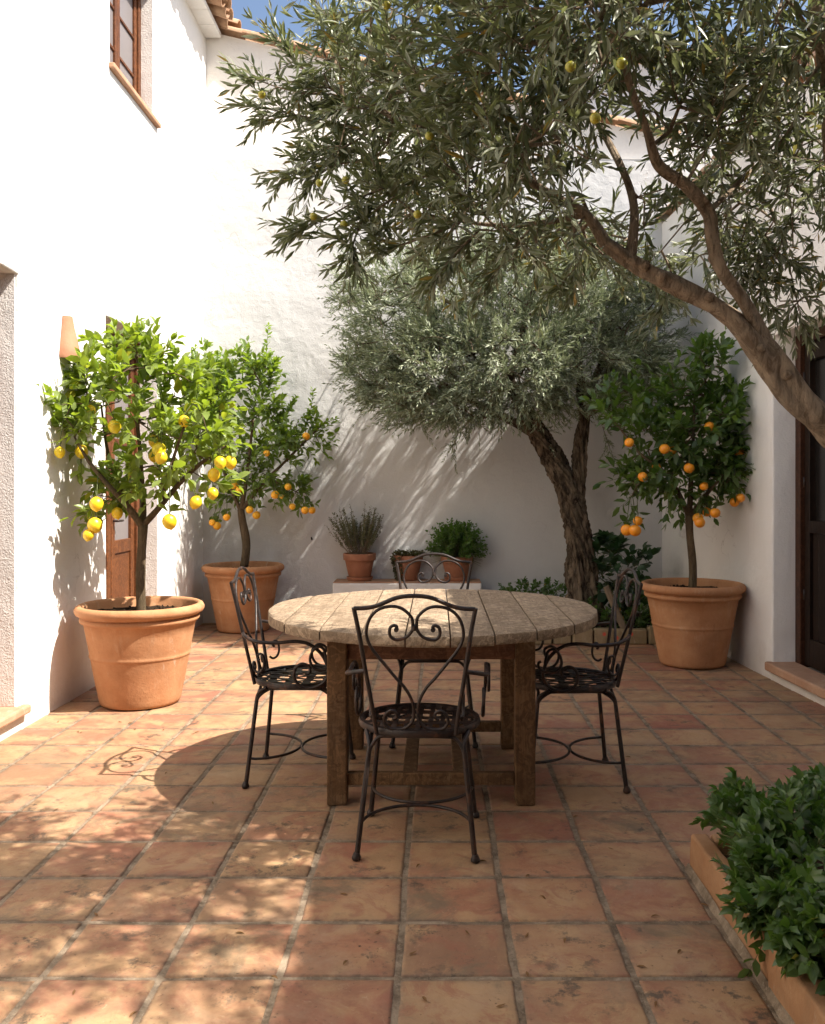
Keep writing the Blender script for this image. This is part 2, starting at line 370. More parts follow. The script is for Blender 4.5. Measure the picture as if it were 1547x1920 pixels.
class Leaves:
    def __init__(s, tpl): s.tpl = tpl; s.V = []; s.n = 0
    def add(s, pos, d, up, L, W):
        pos = np.asarray(pos, float); d = nrm(np.asarray(d, float)); L = np.asarray(L, float)[:, None, None]; W = np.asarray(W, float)[:, None, None]
        sd = nrm(np.cross(d, up)); nn = np.cross(sd, d); nn *= np.sign(np.where(np.sum(nn * up, 1) == 0, 1, np.sum(nn * up, 1)))[:, None]; sd = np.cross(d, nn)
        t = s.tpl[0][None]
        cv = rng.uniform(-.5, 2.2, (len(pos), 1, 1))
        v = pos[:, None] + t[..., 0:1] * L * d[:, None] + t[..., 1:2] * W * sd[:, None] + (t[..., 2:3] * L * cv) * nn[:, None]
        s.V.append(v.reshape(-1, 3)); s.n += len(pos)
    def obj(s, name, mat, parent, extra=None, emat=None):
        off = np.array(parent_world(parent)) if parent else np.zeros(3)
        V = np.concatenate(s.V) - off; k = len(s.tpl[0]); F_ = s.tpl[1]
        base = (np.arange(s.n) * k)
        loops = []; tot = []
        fl = np.concatenate([np.array(f) for f in F_]); sz = np.array([len(f) for f in F_])
        loops = (base[:, None] + fl[None]).reshape(-1); tot = np.tile(sz, s.n)
        mi = np.zeros(len(tot), int)
        if extra is not None and extra.v:
            EV = np.array(extra.v) - off; EF = extra.f
            loops = np.concatenate([loops, np.concatenate([np.array(f) for f in EF]) + len(V)])
            tot = np.concatenate([tot, np.array([len(f) for f in EF])]); mi = np.concatenate([mi, np.ones(len(EF), int)])
            V = np.concatenate([V, EV])
        me = bpy.data.meshes.new(name); me.vertices.add(len(V)); me.vertices.foreach_set('co', V.astype(np.float32).ravel())
        me.loops.add(len(loops)); me.loops.foreach_set('vertex_index', loops.astype(np.int32))
        me.polygons.add(len(tot)); me.polygons.foreach_set('loop_start', np.concatenate([[0], np.cumsum(tot)[:-1]]).astype(np.int32))
        me.polygons.foreach_set('material_index', mi.astype(np.int32))
        me.materials.append(mat)
        if emat: me.materials.append(emat)
        me.update(calc_edges=True); me.validate(); me.polygons.foreach_set('use_smooth', [True] * len(me.polygons))
        o = bpy.data.objects.new(name, me); C.objects.link(o)
        if parent: o.parent = parent
        return o
def blob_points(blobs, n, hollow=.45):
    """blobs in picture-independent metres: (centre Vector, rx, ry, rz, weight)"""
    wt = np.array([b[4] for b in blobs], float); wt /= wt.sum(); out = []
    for b, k in zip(blobs, rng.multinomial(n, wt)):
        d = nrm(rng.normal(size=(k, 3))); r = rng.uniform(hollow ** 3, 1, k) ** (1 / 3)
        out.append(np.array(b[0])[None] + d * r[:, None] * np.array([b[1], b[2], b[3]]))
    return np.concatenate(out)
def PB(px, py, Y, rx, rz, ry, wt=1):
    s = Y / F; return (P(px, py, Y), rx * s, ry, rz * s, wt)
def grow(skel, targets, sag=.12):
    """joins target points to a skeleton, nearest first; returns nodes, parents, is_skel count"""
    N = [np.array(p) for p in skel]; par = [-1] * len(skel)
    S = np.array(skel); dist = np.min(np.linalg.norm(targets[:, None] - S[None], axis=2), axis=1)
    A = np.array(N)
    for i in np.argsort(dist):
        t = targets[i]; d = np.linalg.norm(A - t, axis=1); j = int(np.argmin(d))
        p = A[j]; k = max(1, int(d[j] / .09)); prev = j; ctrl = (p + t) / 2 + rng.normal(size=3) * d[j] * .10 + np.array([0, 0, -sag * d[j]])
        new = []
        for q in range(1, k + 1):
            u = q / k; x = (1 - u) ** 2 * p + 2 * u * (1 - u) * ctrl + u * u * t
            par.append(prev); prev = len(A) + len(new); new.append(x)
        A = np.vstack([A, new])
    return A, par
def branch_mesh(mb, A, par, ns, r0=.0022, rmax=.02, e=.42, n=5):
    cnt = np.ones(len(A))
    for i in range(len(A) - 1, ns - 1, -1):
        if par[i] >= ns: cnt[par[i]] += cnt[i]
    rad = np.minimum(r0 * (cnt / 2) ** e + r0 * .4, rmax)
    kids = {}
    for i in range(ns, len(A)): kids.setdefault(par[i], []).append(i)
    done = set()
    for i in range(ns, len(A)):
        if i in done: continue
        ch = [par[i], i]; done.add(i); c = i
        while c in kids:
            nx = max(kids[c], key=lambda k: cnt[k])
            if nx in done: break
            ch.append(nx); done.add(nx); c = nx
        mb.tube([A[k] for k in ch], [rad[ch[1]]] + [rad[k] for k in ch[1:]], n, False)
    return rad
def twigs(L, mb, origins, dirs, length, nl, ll, lw, droop=.15, ang=.75, up=(0, 0, 1), r=.0014, jl=.3, opp=True, tipw=.6, flat_=.5):
    for o, d in zip(origins, dirs):
        o = np.array(o); d = nrm(np.array(d)); ln = length * rng.uniform(.6, 1.25); k = max(3, int(nl * rng.uniform(.7, 1.2)))
        side = nrm(np.cross(d, rng.normal(size=3))); bend = rng.normal(size=3) * .25 + np.array([0, 0, -droop])
        pts = []; tn = []
        for q in range(5):
            u = q / 4; pts.append(o + ln * (d * u + bend * u * u * .5)); tn.append(nrm(d + bend * u))
        if mb is not None: mb.tube(pts, [r, r * .9, r * .8, r * .6, r * .3], 3, False)
        u = (np.arange(k) + .6) / k; idx = np.minimum((u * 4).astype(int), 3); fr = u * 4 - idx
        pa = np.array(pts); ta = np.array(tn); pos = pa[idx] * (1 - fr)[:, None] + pa[idx + 1] * fr[:, None]; tt = ta[idx]
        s2 = np.cross(tt, side); phase = np.arange(k) * (math.pi / 2 if opp else 2.4)
        sd = side[None] * np.cos(phase)[:, None] + s2 * np.sin(phase)[:, None]
        for sg in ((1, -1) if opp else (1,)):
            a = ang * rng.uniform(.6, 1.25, k) * (1 - .35 * u)
            dd = tt * np.cos(a)[:, None] + sg * sd * np.sin(a)[:, None] + rng.normal(size=(k, 3)) * .14
            upv = np.array(up)[None] * flat_ + rng.normal(size=(k, 3)) * .45 + tt * .25
            sz = (1 - (1 - tipw) * u) * rng.uniform(1 - jl, 1 + jl, k)
            L.add(pos, dd, upv, ll * sz, lw * sz)
        L.add(pos[-1:], tt[-1:] + rng.normal(size=(1, 3)) * .1, np.array([up]) + rng.normal(size=(1, 3)) * .4, [ll * tipw], [lw * tipw])

# ------------------------------------------------------------------ ground and patio floor
mb = MB(); mb.add([(-400, -400, -.06), (400, -400, -.06), (400, 400, -.06), (-400, 400, -.06)], [(0, 1, 2, 3)])
tag(mb.obj('ground', M['ground']), kind='structure')
TX0, TW, TY0, TD, G = -.1026, .3155, 2.334, .3012, .0125
bmf = MB(); rim = []
LX, RX, BY = -2.25, 2.40, 8.55
i0 = math.floor((LX - TX0) / TW); i1 = math.ceil((RX - TX0) / TW)
j0 = math.floor((-3.0 - TY0) / TD); j1 = math.ceil((BY - TY0) / TD)
def corner(i, j):
    h = Vector((noise.noise((i * 3.1, j * 2.7, 1)), noise.noise((i * 2.3, j * 3.9, 8)), 0))
    return Vector((TX0 + i * TW, TY0 + j * TD, 0)) + h * .007
for i in range(i0, i1):
    for j in range(j0, j1):
        if i * TW + TX0 > .83 and j * TD + TY0 < 2.75: continue
        a, b, c, d = corner(i, j), corner(i + 1, j), corner(i + 1, j + 1), corner(i, j + 1)
        tilt = (random.uniform(-.0018, .0018), random.uniform(-.0018, .0018), random.uniform(-.0015, .0015))
        n = 10; vs = []; fs = []; rr = []
        g = G / 2
        for q in range(n + 1):
            for p_ in range(n + 1):
                # denser rows near the rim: rim, shoulder, then interior
                T = [0, .012, .04, .13, .3, .5, .7, .87, .96, .988, 1]
                u, v = T[p_], T[q]
                x = a.lerp(b, u).lerp(d.lerp(c, u), v)
                cx = (a + b + c + d) / 4
                e = min(u, 1 - u, v, 1 - v)
                sh = Vector(((-1 if u > .5 else 1) * g * (1 if abs(u - .5) > .3 else 0), (-1 if v > .5 else 1) * g * (1 if abs(v - .5) > .3 else 0), 0))
                x = x + sh
                nz = noise.noise(x * 28 + Vector((0, 0, 5)))
                wz = noise.noise(x * 7)
                if e < .02:
                    x += (cx - x).normalized() * max(0, nz * .005 + wz * .003)
                z = 0 if e > .03 else (-.0014 if e > .005 else -.010)
                if e > .03: z += noise.noise(x * 6) * .0012
                z += (u - .5) * tilt[0] + (v - .5) * tilt[1] + tilt[2]
                vs.append((x.x, x.y, z)); rr.append(1.0 if e < .03 else (.35 if e < .06 else 0))
        for q in range(n):
            for p_ in range(n):
                fs.append((q * (n + 1) + p_, q * (n + 1) + p_ + 1, (q + 1) * (n + 1) + p_ + 1, (q + 1) * (n + 1) + p_))
        bmf.add(vs, fs, 0); rim += rr
nv = len(bmf.v)
gx = np.arange(LX - .05, RX + .1, .06); gy = np.arange(-3.1, BY + .1, .06)
gv = [(x, y, -.0038 + .0024 * noise.noise(Vector((x * 14, y * 14, 3)))) for y in gy for x in gx]; k = len(gx)
bmf.add(gv, [(r * k + c, r * k + c + 1, (r + 1) * k + c + 1, (r + 1) * k + c) for r in range(len(gy) - 1) for c in range(k - 1)], 1)
fl = bmf.obj('patio_floor', [M['tile'], M['grout']]); tag(fl, kind='structure')
at = fl.data.attributes.new('rim', 'FLOAT', 'POINT'); at.data.foreach_set('value', rim + [0.0] * (len(bmf.v) - nv))

# ------------------------------------------------------------------ walls
def wobble(p, a=.006):
    return a * noise.noise(Vector(p) * .9) + a * .5 * noise.noise(Vector(p) * 3.1)
def wall_sheet(mb, o, du, dv, nrm_, U, V_, holes, depth, step=.16, amp=.006, thick=.35):
    """face at o spanned by du,dv; outward normal nrm_; holes (u0,u1,v0,v1) with reveals going -nrm_*depth"""
    o = Vector(o); du = Vector(du); dv = Vector(dv); n = Vector(nrm_)
    def lines(L, cuts):
        cs = sorted(set([0, L] + [c for c in cuts if 0 < c < L])); out = []
        for a, b in zip(cs, cs[1:]):
            k = max(1, round((b - a) / step)); out += [a + (b - a) * i / k for i in range(k)]
        return out + [L]
    us = lines(U, [c for h in holes for c in h[:2]]); vs_ = lines(V_, [c for h in holes for c in h[2:4]])
    def pt(u, v):
        p = o + du * u + dv * v; return p + n * wobble(p, amp)
    idx = {}; vs = []; fs = []
    def vi(i, j):
        if (i, j) not in idx: idx[(i, j)] = len(vs); vs.append(pt(us[i], vs_[j]))
        return idx[(i, j)]
    flip = du.cross(dv).dot(n) < 0
    def face(f): fs.append(tuple(reversed(f)) if flip else f)
    for i in range(len(us) - 1):
        for j in range(len(vs_) - 1):
            um = (us[i] + us[i + 1]) / 2; vm = (vs_[j] + vs_[j + 1]) / 2
            if any(h[0] < um < h[1] and h[2] < vm < h[3] for h in holes): continue
            face((vi(i, j), vi(i + 1, j), vi(i + 1, j + 1), vi(i, j + 1)))
    for h in holes:
        iu = [i for i, u in enumerate(us) if h[0] - 1e-6 <= u <= h[1] + 1e-6]; jv = [j for j, v in enumerate(vs_) if h[2] - 1e-6 <= v <= h[3] + 1e-6]
        loop = [(i, jv[0]) for i in iu] + [(iu[-1], j) for j in jv[1:]] + [(i, jv[-1]) for i in reversed(iu[:-1])] + [(iu[0], j) for j in reversed(jv[1:-1])]
        back = []
        for (i, j) in loop:
            back.append(len(vs)); vs.append(o + du * us[i] + dv * vs_[j] - n * depth)
        for q in range(len(loop)):
            q2 = (q + 1) % len(loop)
            f = (vi(*loop[q]), vi(*loop[q2]), back[q2], back[q]); face(f)
    # outer rim back and rear face
    c = [o, o + du * U, o + du * U + dv * V_, o + dv * V_]
    b = [p - n * thick for p in c]; k = len(vs)
    vs += [p + Vector((0, 0, 0)) for p in c] + b
    for q in range(4): face((k + (q + 1) % 4, k + q, k + 4 + q, k + 4 + (q + 1) % 4))
    if not holes: face((k + 7, k + 6, k + 5, k + 4))
    mb.add(vs, fs)

WX = -2.23
Y0 = -3.0
left_house = thing('white_house', (WX, 4, 0), 'tall sunlit white house wall with wooden window and doors on the left of the courtyard', 'house')
mb = MB()
LH = 5.64
holesL = [(3.55 - Y0, 4.70 - Y0, .13, 2.44), (5.95 - Y0, 7.10 - Y0, .05, 2.46), (6.03 - Y0, 6.98 - Y0, 4.17, 5.22)]
wall_sheet(mb, (WX, Y0, -.02), (0, 1, 0), (0, 0, 1), (1, 0, 0), 8.62 - Y0, LH + .02, [(a, b, c + .02, d + .02) for a, b, c, d in holesL], .26, thick=.5)
mb.obj('wall', M['wall'], left_house, bevel=.012)
# rooms behind the openings so that they are dark
for (a, b, c, d) in holesL:
    pass
mb = MB(); mb.box((WX - 1.6, Y0, 0), (WX - 1.5, 8.62, LH)); mb.box((WX - 1.5, 8.40, 0), (WX - .36, 8.5, LH)); mb.box((WX - 1.5, Y0 + .02, 2.9), (WX - .36, 8.38, 3.0))
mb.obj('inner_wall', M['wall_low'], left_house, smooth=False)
# eave soffit boards
mb = MB(); y = Y0
while y < 8.5:
    mb.box((WX - .02, y, 5.64), (-2.075, min(y + .245, 8.52), 5.685)); y += .25
mb.obj('eave', M['wall'], left_house, smooth=False, bevel=.004)
# unseen wall added behind the camera to cut sky fill in the courtyard
mb = MB(); mb.box((WX + .002, -3.6, 0), (3.2, -3.02, 5.6)); mb.obj('sky_blocker_wall', M['wall'], left_house, smooth=False)
mb = MB(); mb.box((WX + .004, -3.01, 2.75), (2.2, .25, 2.87)); mb.obj('sky_blocker_roof', M['doorframe'], left_house, smooth=False)  # unseen roof slab added over the camera to block sky light from above
# roof of barrel tiles
def halfpipe(mb, a, b, r0, r1, up=Vector((0, 0, 1)), n=8, th=.014, inv=False):
    a = Vector(a); b = Vector(b); t = (b - a).normalized(); s = t.cross(up).normalized(); w_ = s.cross(t); sg = -1 if inv else 1
    vs = []
    for (c, r) in ((a, r0), (b, r1)):
        for rr in (r, r - th):
            for j in range(n + 1):
                an = math.pi * j / n; vs.append(c + s * math.cos(an) * rr + w_ * sg * math.sin(an) * rr * .8)
    k = n + 1; fs = []
    for j in range(n):
        fs += [(j, j + 1, 2 * k + j + 1, 2 * k + j), (k + j + 1, k + j, 3 * k + j, 3 * k + j + 1), (j + 1, j, k + j, k + j + 1), (2 * k + j, 2 * k + j + 1, 3 * k + j + 1, 3 * k + j)]
    fs += [(0, 2 * k, 3 * k, k), (n, k + n, 3 * k + n, 2 * k + n)]
    mb.add(vs, fs)
mb = MB(); y = Y0
while y < 8.75:
    for q in range(5):
        x = -1.93 - q * .36 + random.uniform(-.02, .02); zz = 5.74 + q * .10
        halfpipe(mb, (x - .42, y + random.uniform(-.008, .008), zz + .13 + .02), (x, y + random.uniform(-.012, .012), zz + .025 + random.uniform(-.006, .006)), .068, .085)
        halfpipe(mb, (x - .42, y + .105, zz + .13), (x - .03, y + .105 + random.uniform(-.008, .008), zz + .01), .085, .072, inv=True)
    y += .21
mb.obj('roof', M['roof'], left_house, auto=50)

def slat(mb, a, b): mb.box(a, b)
# --- upper window
win = MB(); fx0, fx1 = WX - .165, WX - .12
a, b, z0, z1 = 6.03, 6.98, 4.17, 5.22
def rect_frame(mb, x0, x1, y0, y1, z0, z1, t, tb=None):
    tb = tb or t
    mb.box((x0, y0, z0), (x1, y0 + t, z1)); mb.box((x0, y1 - t, z0), (x1, y1, z1))
    mb.box((x0, y0 + t, z0), (x1, y1 - t, z0 + tb)); mb.box((x0, y0 + t, z1 - t), (x1, y1 - t, z1))
rect_frame(win, WX - .19, WX - .11, a, b, z0 + .035, z1, .055)
wo = win.obj('window', M['frame'], left_house, smooth=False, bevel=.006)
mb = MB()
mid = (a + b) / 2
for (p, q) in ((a + .057, mid), (mid, b - .057)):
    rect_frame(mb, WX - .165, WX - .125, p, q, z0 + .092, z1 - .057, .05)
    for zz in (4.50, 4.80): mb.box((WX - .155, p + .05, zz), (WX - .130, q - .05, zz + .022))
mb.obj('sash', M['frame'], wo, smooth=False, bevel=.004)
mb = MB(); mb.box((WX - .15, a + .11, z0 + .10), (WX - .142, b - .11, z1 - .10)); mb.obj('pane', M['curtain'], wo, smooth=False)
mb = MB(); mb.box((WX - .25, a - .03, z0 - .005), (WX + .035, b + .05, z0 + .033)); mb.obj('window_sill', M['sill'], left_house, smooth=False, bevel=.008)
# --- door B
a, b, z0, z1 = 5.95, 7.10, .05, 2.46
mb = MB(); rect_frame(mb, WX - .25, WX - .16, a, b, z0, z1, .07); do = mb.obj('door', M['frame'], left_house, smooth=False, bevel=.006)
mb = MB(); mid = (a + b) / 2
for (p, q) in ((a + .072, mid - .003), (mid + .003, b - .072)):
    rect_frame(mb, WX - .225, WX - .18, p, q, z0 + .075, z1 - .075, .075, .12)
    mb.box((WX - .222, p + .075, .80), (WX - .183, q - .075, .90))
    mb.box((WX - .222, p + .075, 1.62), (WX - .183, q - .075, 1.67))
    mb.box((WX - .215, p + .075, .245), (WX - .195, q - .075, .80))
mb.obj('door_leaf', M['frame'], do, smooth=False, bevel=.006)
mb = MB(); mb.box((WX - .21, a + .15, .90), (WX - .203, b - .15, 2.31)); mb.obj('pane', M['curtain'], do, smooth=False)
mb = MB(); mb.tube(spline([(WX - .18, mid + .04, 1.05), (WX - .15, mid + .04, 1.05), (WX - .14, mid + .05, 1.05), (WX - .14, mid + .13, 1.05)], 4), .009, 8); mb.obj('handle', M['iron'], do)
mb = MB(); mb.box((WX - .26, a - .02, .0), (WX + .02, b + .02, .048)); mb.obj('door_step', M['sill'], left_house, smooth=False, bevel=.008)
# --- opening A (nearest)
a, b, z0, z1 = 3.55, 4.70, .13, 2.44
mb = MB(); rect_frame(mb, WX - .255, WX - .19, a, b, z0 + .02, z1, .07); do = mb.obj('door', M['frame'], left_house, smooth=False, bevel=.006)
mb = MB(); rect_frame(mb, WX - .24, WX - .205, a + .072, b - .072, z0 + .09, z1 - .072, .09, .3); mb.obj('door_leaf', M['frame'], do, smooth=False, bevel=.006)
mb = MB(); mb.box((WX - .23, a + .16, .5), (WX - .22, b - .16, z1 - .16)); mb.obj('pane', M['glass'], do, smooth=False)
mb = MB(); mb.box((WX - .25, a - .03, .085), (WX + .045, b + .055, .132)); mb.obj('door_step', M['sill'], left_house, smooth=False, bevel=.012)
# rough rendered lining of the far reveals, greyer and grainier than the wall
for (a_, b_) in (((WX - .186, 4.688, .134), (WX - .018, 4.697, 2.437)), ((WX - .157, 7.088, .052), (WX - .018, 7.097, 2.457)), ((WX - .108, 6.968, 4.206), (WX - .018, 6.977, 5.217))):
    mb = MB(); mb.box(a_, b_); mb.obj('reveal', M['jamb'], left_house, smooth=False)

# --- back wall: lower part 10 cm proud of the upper part; sloping coping
bw = thing('courtyard_wall', (0, 8.42, 0), 'shaded high white back wall with a ledge, behind the old olive tree', 'wall')
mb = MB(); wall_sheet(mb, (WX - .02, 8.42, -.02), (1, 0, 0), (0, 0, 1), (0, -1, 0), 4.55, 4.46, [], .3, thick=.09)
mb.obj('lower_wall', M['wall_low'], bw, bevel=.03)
def topz(x): return 5.72 - (x + 2.23) * .232
mb = MB(); n = 28; vs = []; fs = []; ZN = 12
for q in range(n + 1):
    x = WX - .02 + 4.60 * q / n
    for r_ in range(ZN + 1):
        z = 4.3 + (topz(x) - 4.3) * r_ / ZN; vs.append((x, 8.52 + wobble((x, 8.5, z)), z))
for q in range(n):
    for r_ in range(ZN): fs.append((q * (ZN + 1) + r_, (q + 1) * (ZN + 1) + r_, (q + 1) * (ZN + 1) + r_ + 1, q * (ZN + 1) + r_ + 1))
k = len(vs)
x0, x1 = WX - .02, WX + 4.58
vs += [(x0, 8.52, topz(x0)), (x1, 8.52, topz(x1)), (x1, 8.95, topz(x1)), (x0, 8.95, topz(x0)), (x1, 8.95, 0), (x0, 8.95, 0), (x0, 8.52, 0), (x1, 8.52, 0)]
fs += [(k, k + 1, k + 2, k + 3), (k + 2, k + 4, k + 5, k + 3), (k + 1, k + 7, k + 4, k + 2), (k, k + 3, k + 5, k + 6)]
mb.add(vs, fs); mb.obj('upper_wall', M['wall_up'], bw, auto=40)
mb = MB()
x = WX + .03
while x < 2.3:
    for yy, inv in ((8.50, False), (8.66, False), (8.82, False)):
        halfpipe(mb, (x, yy, topz(x) + .035), (x + .34, yy + random.uniform(-.01, .01), topz(x + .34) + .015 + random.uniform(0, .01)), .062, .078)
    x += .30
mb.obj('coping', M['roof'], bw, auto=50)

# --- right house
def RXat(y): return 2.16 + (8.42 - y) * .05 if y > 5.6 else 2.301
rh = thing('white_house', (2.3, 5, 0), 'shaded low white house wall with dark doorway on the right behind the orange tree', 'house')
RH = 3.82
ang = math.atan2(.15, 2.9)
# far stretch (slightly turned) and near stretch with the door
fdir = Vector((2.16 - 2.31, 8.44 - 5.0, 0)); fl_ = fdir.length; fdir.normalize()
nvec = Vector((-fdir.y, fdir.x, 0)); nvec = nvec if nvec.x < 0 else -nvec
o = Vector((2.16, 8.44, 0)) - fdir * 11.5
hs = 11.5 - (8.44 - 5.94) / fdir.y; he = 11.5 - (8.44 - 4.75) / fdir.y
mb = MB(); wall_sheet(mb, o + Vector((0, 0, -.02)), fdir, (0, 0, 1), nvec, 11.5, RH + .02, [(he, hs, .125, 2.34)], .17, thick=.5)
mb.obj('wall', M['wall'], rh, bevel=.014)
Mt = Matrix.Translation(o) @ Matrix((( fdir.x, nvec.x, 0, 0), (fdir.y, nvec.y, 0, 0), (0, 0, 1, 0), (0, 0, 0, 1)))   # local: x along wall, y outward
mb = MB()
mb.box((he - .0, -.25, .10), (he + .06, -.155, 2.34), mat=Mt); mb.box((hs - .075, -.25, .10), (hs, -.155, 2.34), mat=Mt); mb.box((he + .06, -.25, 2.255), (hs - .075, -.155, 2.34), mat=Mt)
do = mb.obj('door', M['doorframe'], rh, smooth=False, bevel=.006)
mb = MB(); mid = (he + hs) / 2
for (p, q) in ((he + .062, mid - .004), (mid + .004, hs - .077)):
    for (u0, u1, v0, v1) in ((p, p + .07, .12, 2.25), (q - .07, q, .12, 2.25), (p + .07, q - .07, .12, .30), (p + .07, q - .07, 2.14, 2.25), (p + .07, q - .07, 1.0, 1.08)):
        mb.box((u0, -.235, v0), (u1, -.185, v1), mat=Mt)
    u = p + .072
    while u < q - .075:
        mb.box((u, -.222 + .004 * (int(u * 50) % 2), .30), (min(u + .095, q - .071), -.208, 1.0), mat=Mt); u += .098
mb.obj('door_leaf', M['darkwood'], do, smooth=False, bevel=.003, seg=1)
mb = MB(); mb.box((he + .12, -.232, 1.05), (hs - .14, -.224, 2.16), mat=Mt); mb.obj('pane', M['glass'], do, smooth=False)
for zz in (.55, 1.3, 2.0):
    mb = MB(); mb.tube([Mt @ Vector((hs - .079, -.183, zz)), Mt @ Vector((hs - .079, -.183, zz + .07))], .009, 8); mb.obj('hinge', M['iron'], do)
mb = MB(); mb.box((he - .05, -.165, .062), (hs + .03, .045, .122), mat=Mt); mb.obj('door_step', M['sill'], rh, smooth=False, bevel=.012)
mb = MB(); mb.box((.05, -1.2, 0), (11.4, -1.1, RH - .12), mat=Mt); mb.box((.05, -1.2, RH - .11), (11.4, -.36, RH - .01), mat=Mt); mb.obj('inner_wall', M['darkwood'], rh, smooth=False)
mb = MB(); t = 0
while t < 11.4:
    for yo in (.0, -.17, -.34):
        a_ = Mt @ Vector((t, yo - .02, RH + .03)); b_ = Mt @ Vector((t + .36, yo - .02 + random.uniform(-.012, .012), RH + .045)); halfpipe(mb, a_, b_, .07, .085)
    t += .32
mb.obj('roof', M['roof'], rh, auto=50)

nh = thing('white_house', (3.5, 11, 0), 'pale neighbouring house wall seen through the leaves beyond the back wall at upper right', 'house')
mb = MB(); mb.box((1.6, 11.0, 0), (9, 15, 6.6)); mb.obj('wall', M['wall'], nh, smooth=False, bevel=.02)
mb = MB(); x = 1.6
while x < 9:
    for q in range(4): halfpipe(mb, (x, 11.5 + q * .4, 6.86 + q * .12), (x, 10.85 + q * .4, 6.68 + q * .12), .075, .095)
    x += .2
mb.obj('roof', M['roof'], nh, auto=50)

# switches on the right wall
def on_right(y, z, out=0.0):
    t = (8.44 - y) / fdir.y; p = Vector((2.16, 8.44, 0)) - fdir * t; p.z = z; return p + nvec * out
for (yy, zz, hh, lab) in ((7.78, .90, .075, 'slimmer white switch box, nearer the corner, on the right wall beside the orange trunk'), (7.60, .885, .10, 'taller white switch box on the right wall touching the orange trunk')):
    t = thing('switch_box', on_right(yy, zz - hh / 2), lab, 'switch box')
    mb = MB(); Mw = Matrix.Translation(on_right(yy, zz)) @ Matrix(((fdir.x, nvec.x, 0, 0), (fdir.y, nvec.y, 0, 0), (0, 0, 1, 0), (0, 0, 0, 1)))
    mb.box((-.035, -.01, -hh / 2), (.035, .03, hh / 2), mat=Mw); mb.obj('housing', M['plastic'], t, smooth=False, bevel=.004)
    mb = MB(); mb.box((-.012, .03, -hh * .25), (.012, .036, hh * .25), mat=Mw); mb.obj('switch', M['plastic'], t, smooth=False, bevel=.002)
# rusty hook on the back wall
p = P(585, 1011, 8.40); mb = MB(); mb.tube([p + Vector((0, .03, 0)), p + Vector((0, -.02, 0)), p + Vector((0, -.035, .02))], .008, 6)
tag(mb.obj('wall_hook', M['iron']), 'small dark hook in the back wall above the shaded floor left of the herb pot', 'hook')

# clay wall light
t = thing('wall_light', (WX, 5.28, 2.07), 'tapered terracotta wall light on the sunlit white wall above the lemon tree', 'wall light')
mb = MB(); n = 20; prof = [(.075, 2.07), (.078, 2.085), (.070, 2.14), (.058, 2.20), (.046, 2.26), (.038, 2.315), (.036, 2.325)]
vs = []; fs = []
for (r, z) in prof:
    for j in range(n + 1):
        a_ = -math.pi / 2 + math.pi * j / n; vs.append((WX + .004 + r * math.cos(a_) * 1.15, 5.28 + r * math.sin(a_) * 1.05, z))
for (r, z) in reversed(prof):
    for j in range(n + 1):
        a_ = -math.pi / 2 + math.pi * j / n; vs.append((WX + .004 + (r - .01) * math.cos(a_) * 1.15, 5.28 + (r - .01) * math.sin(a_) * 1.05, z))
k = n + 1
for i in range(2 * len(prof) - 1):
    for j in range(n): fs.append((i * k + j, i * k + j + 1, (i + 1) * k + j + 1, (i + 1) * k + j))
i = 2 * len(prof) - 1
for j in range(n): fs.append((i * k + j, i * k + j + 1, j + 1, j))
mb.add(vs, fs); mb.obj('lamp_shade', M['sconce'], t, auto=50)
mb = MB(); mb.box((WX, 5.26, 2.16), (WX + .02, 5.30, 2.22)); mb.obj('bracket', M['iron'], t, smooth=False)

# ------------------------------------------------------------------ low bench with pots
t = thing('low_bench', (-.27, 8.25, 0), 'low white masonry bench with clay tile top against the back wall', 'bench')
mb = MB(); mb.box((-.955, 8.10, 0), (.42, 8.41, .418)); mb.obj('base', M['wall'], t, smooth=False, bevel=.015)
mb = MB(); x = -.955
while x < .41:
    mb.box((x + .003, 8.106, .4185), (min(x + .295, .415), 8.41, .428)); x += .295
mb.obj('tile_top', M['sill'], t, smooth=False, bevel=.005)

def pot_small(loc, r, h, label, mat, group=None, saucer=True, lean=0):
    t = thing('flower_pot', loc, label, 'pot', group); x, y, z = loc; b = .016 if saucer else 0
    mb = MB(); mb.lathe([(r * .60, b), (r * .66, b + .008), (r * .90, h * .74), (r * .90, h * .75), (r * 1.0, h * .76), (r * 1.02, h * .97), (r * .99, h), (r * .90, h), (r * .88, h * .9)], 36, (x, y, z), wob=.02)
    mb.obj('body', mat, t, auto=45)
    mb = MB(); mb.lathe([(r * .87, h * .86), (.001, h * .90)], 24, (x, y, z)); mb.obj('soil', M['soil'], t)
    if saucer:
        mb = MB(); mb.lathe([(r * .72, 0), (r * .80, .02), (r * .82, .035), (r * .78, .037), (r * .72, .014), (.01, .014)], 36, (x, y, z)); mb.obj('saucer', mat, t, auto=45)
    return t
BZ = .4285
s = 8.26 / F
pA = ((674.5 - VX) * s, 8.26, BZ); pB = ((766 - VX) * s, 8.28, BZ); pC = ((857 - VX) * s, 8.26, BZ)
pot_small(pA, .152, .255, 'clay pot with grey woody herb at the left end of the white bench', M['pot_old'])
pot_small(pB, .135, .235, 'smallest dark clay pot in the middle of the bench, wrapped in trailing succulent', M['pot_old'], saucer=False)
pot_small(pC, .150, .225, 'clay pot under the round green herb at the right end of the bench', M['pot_old'])
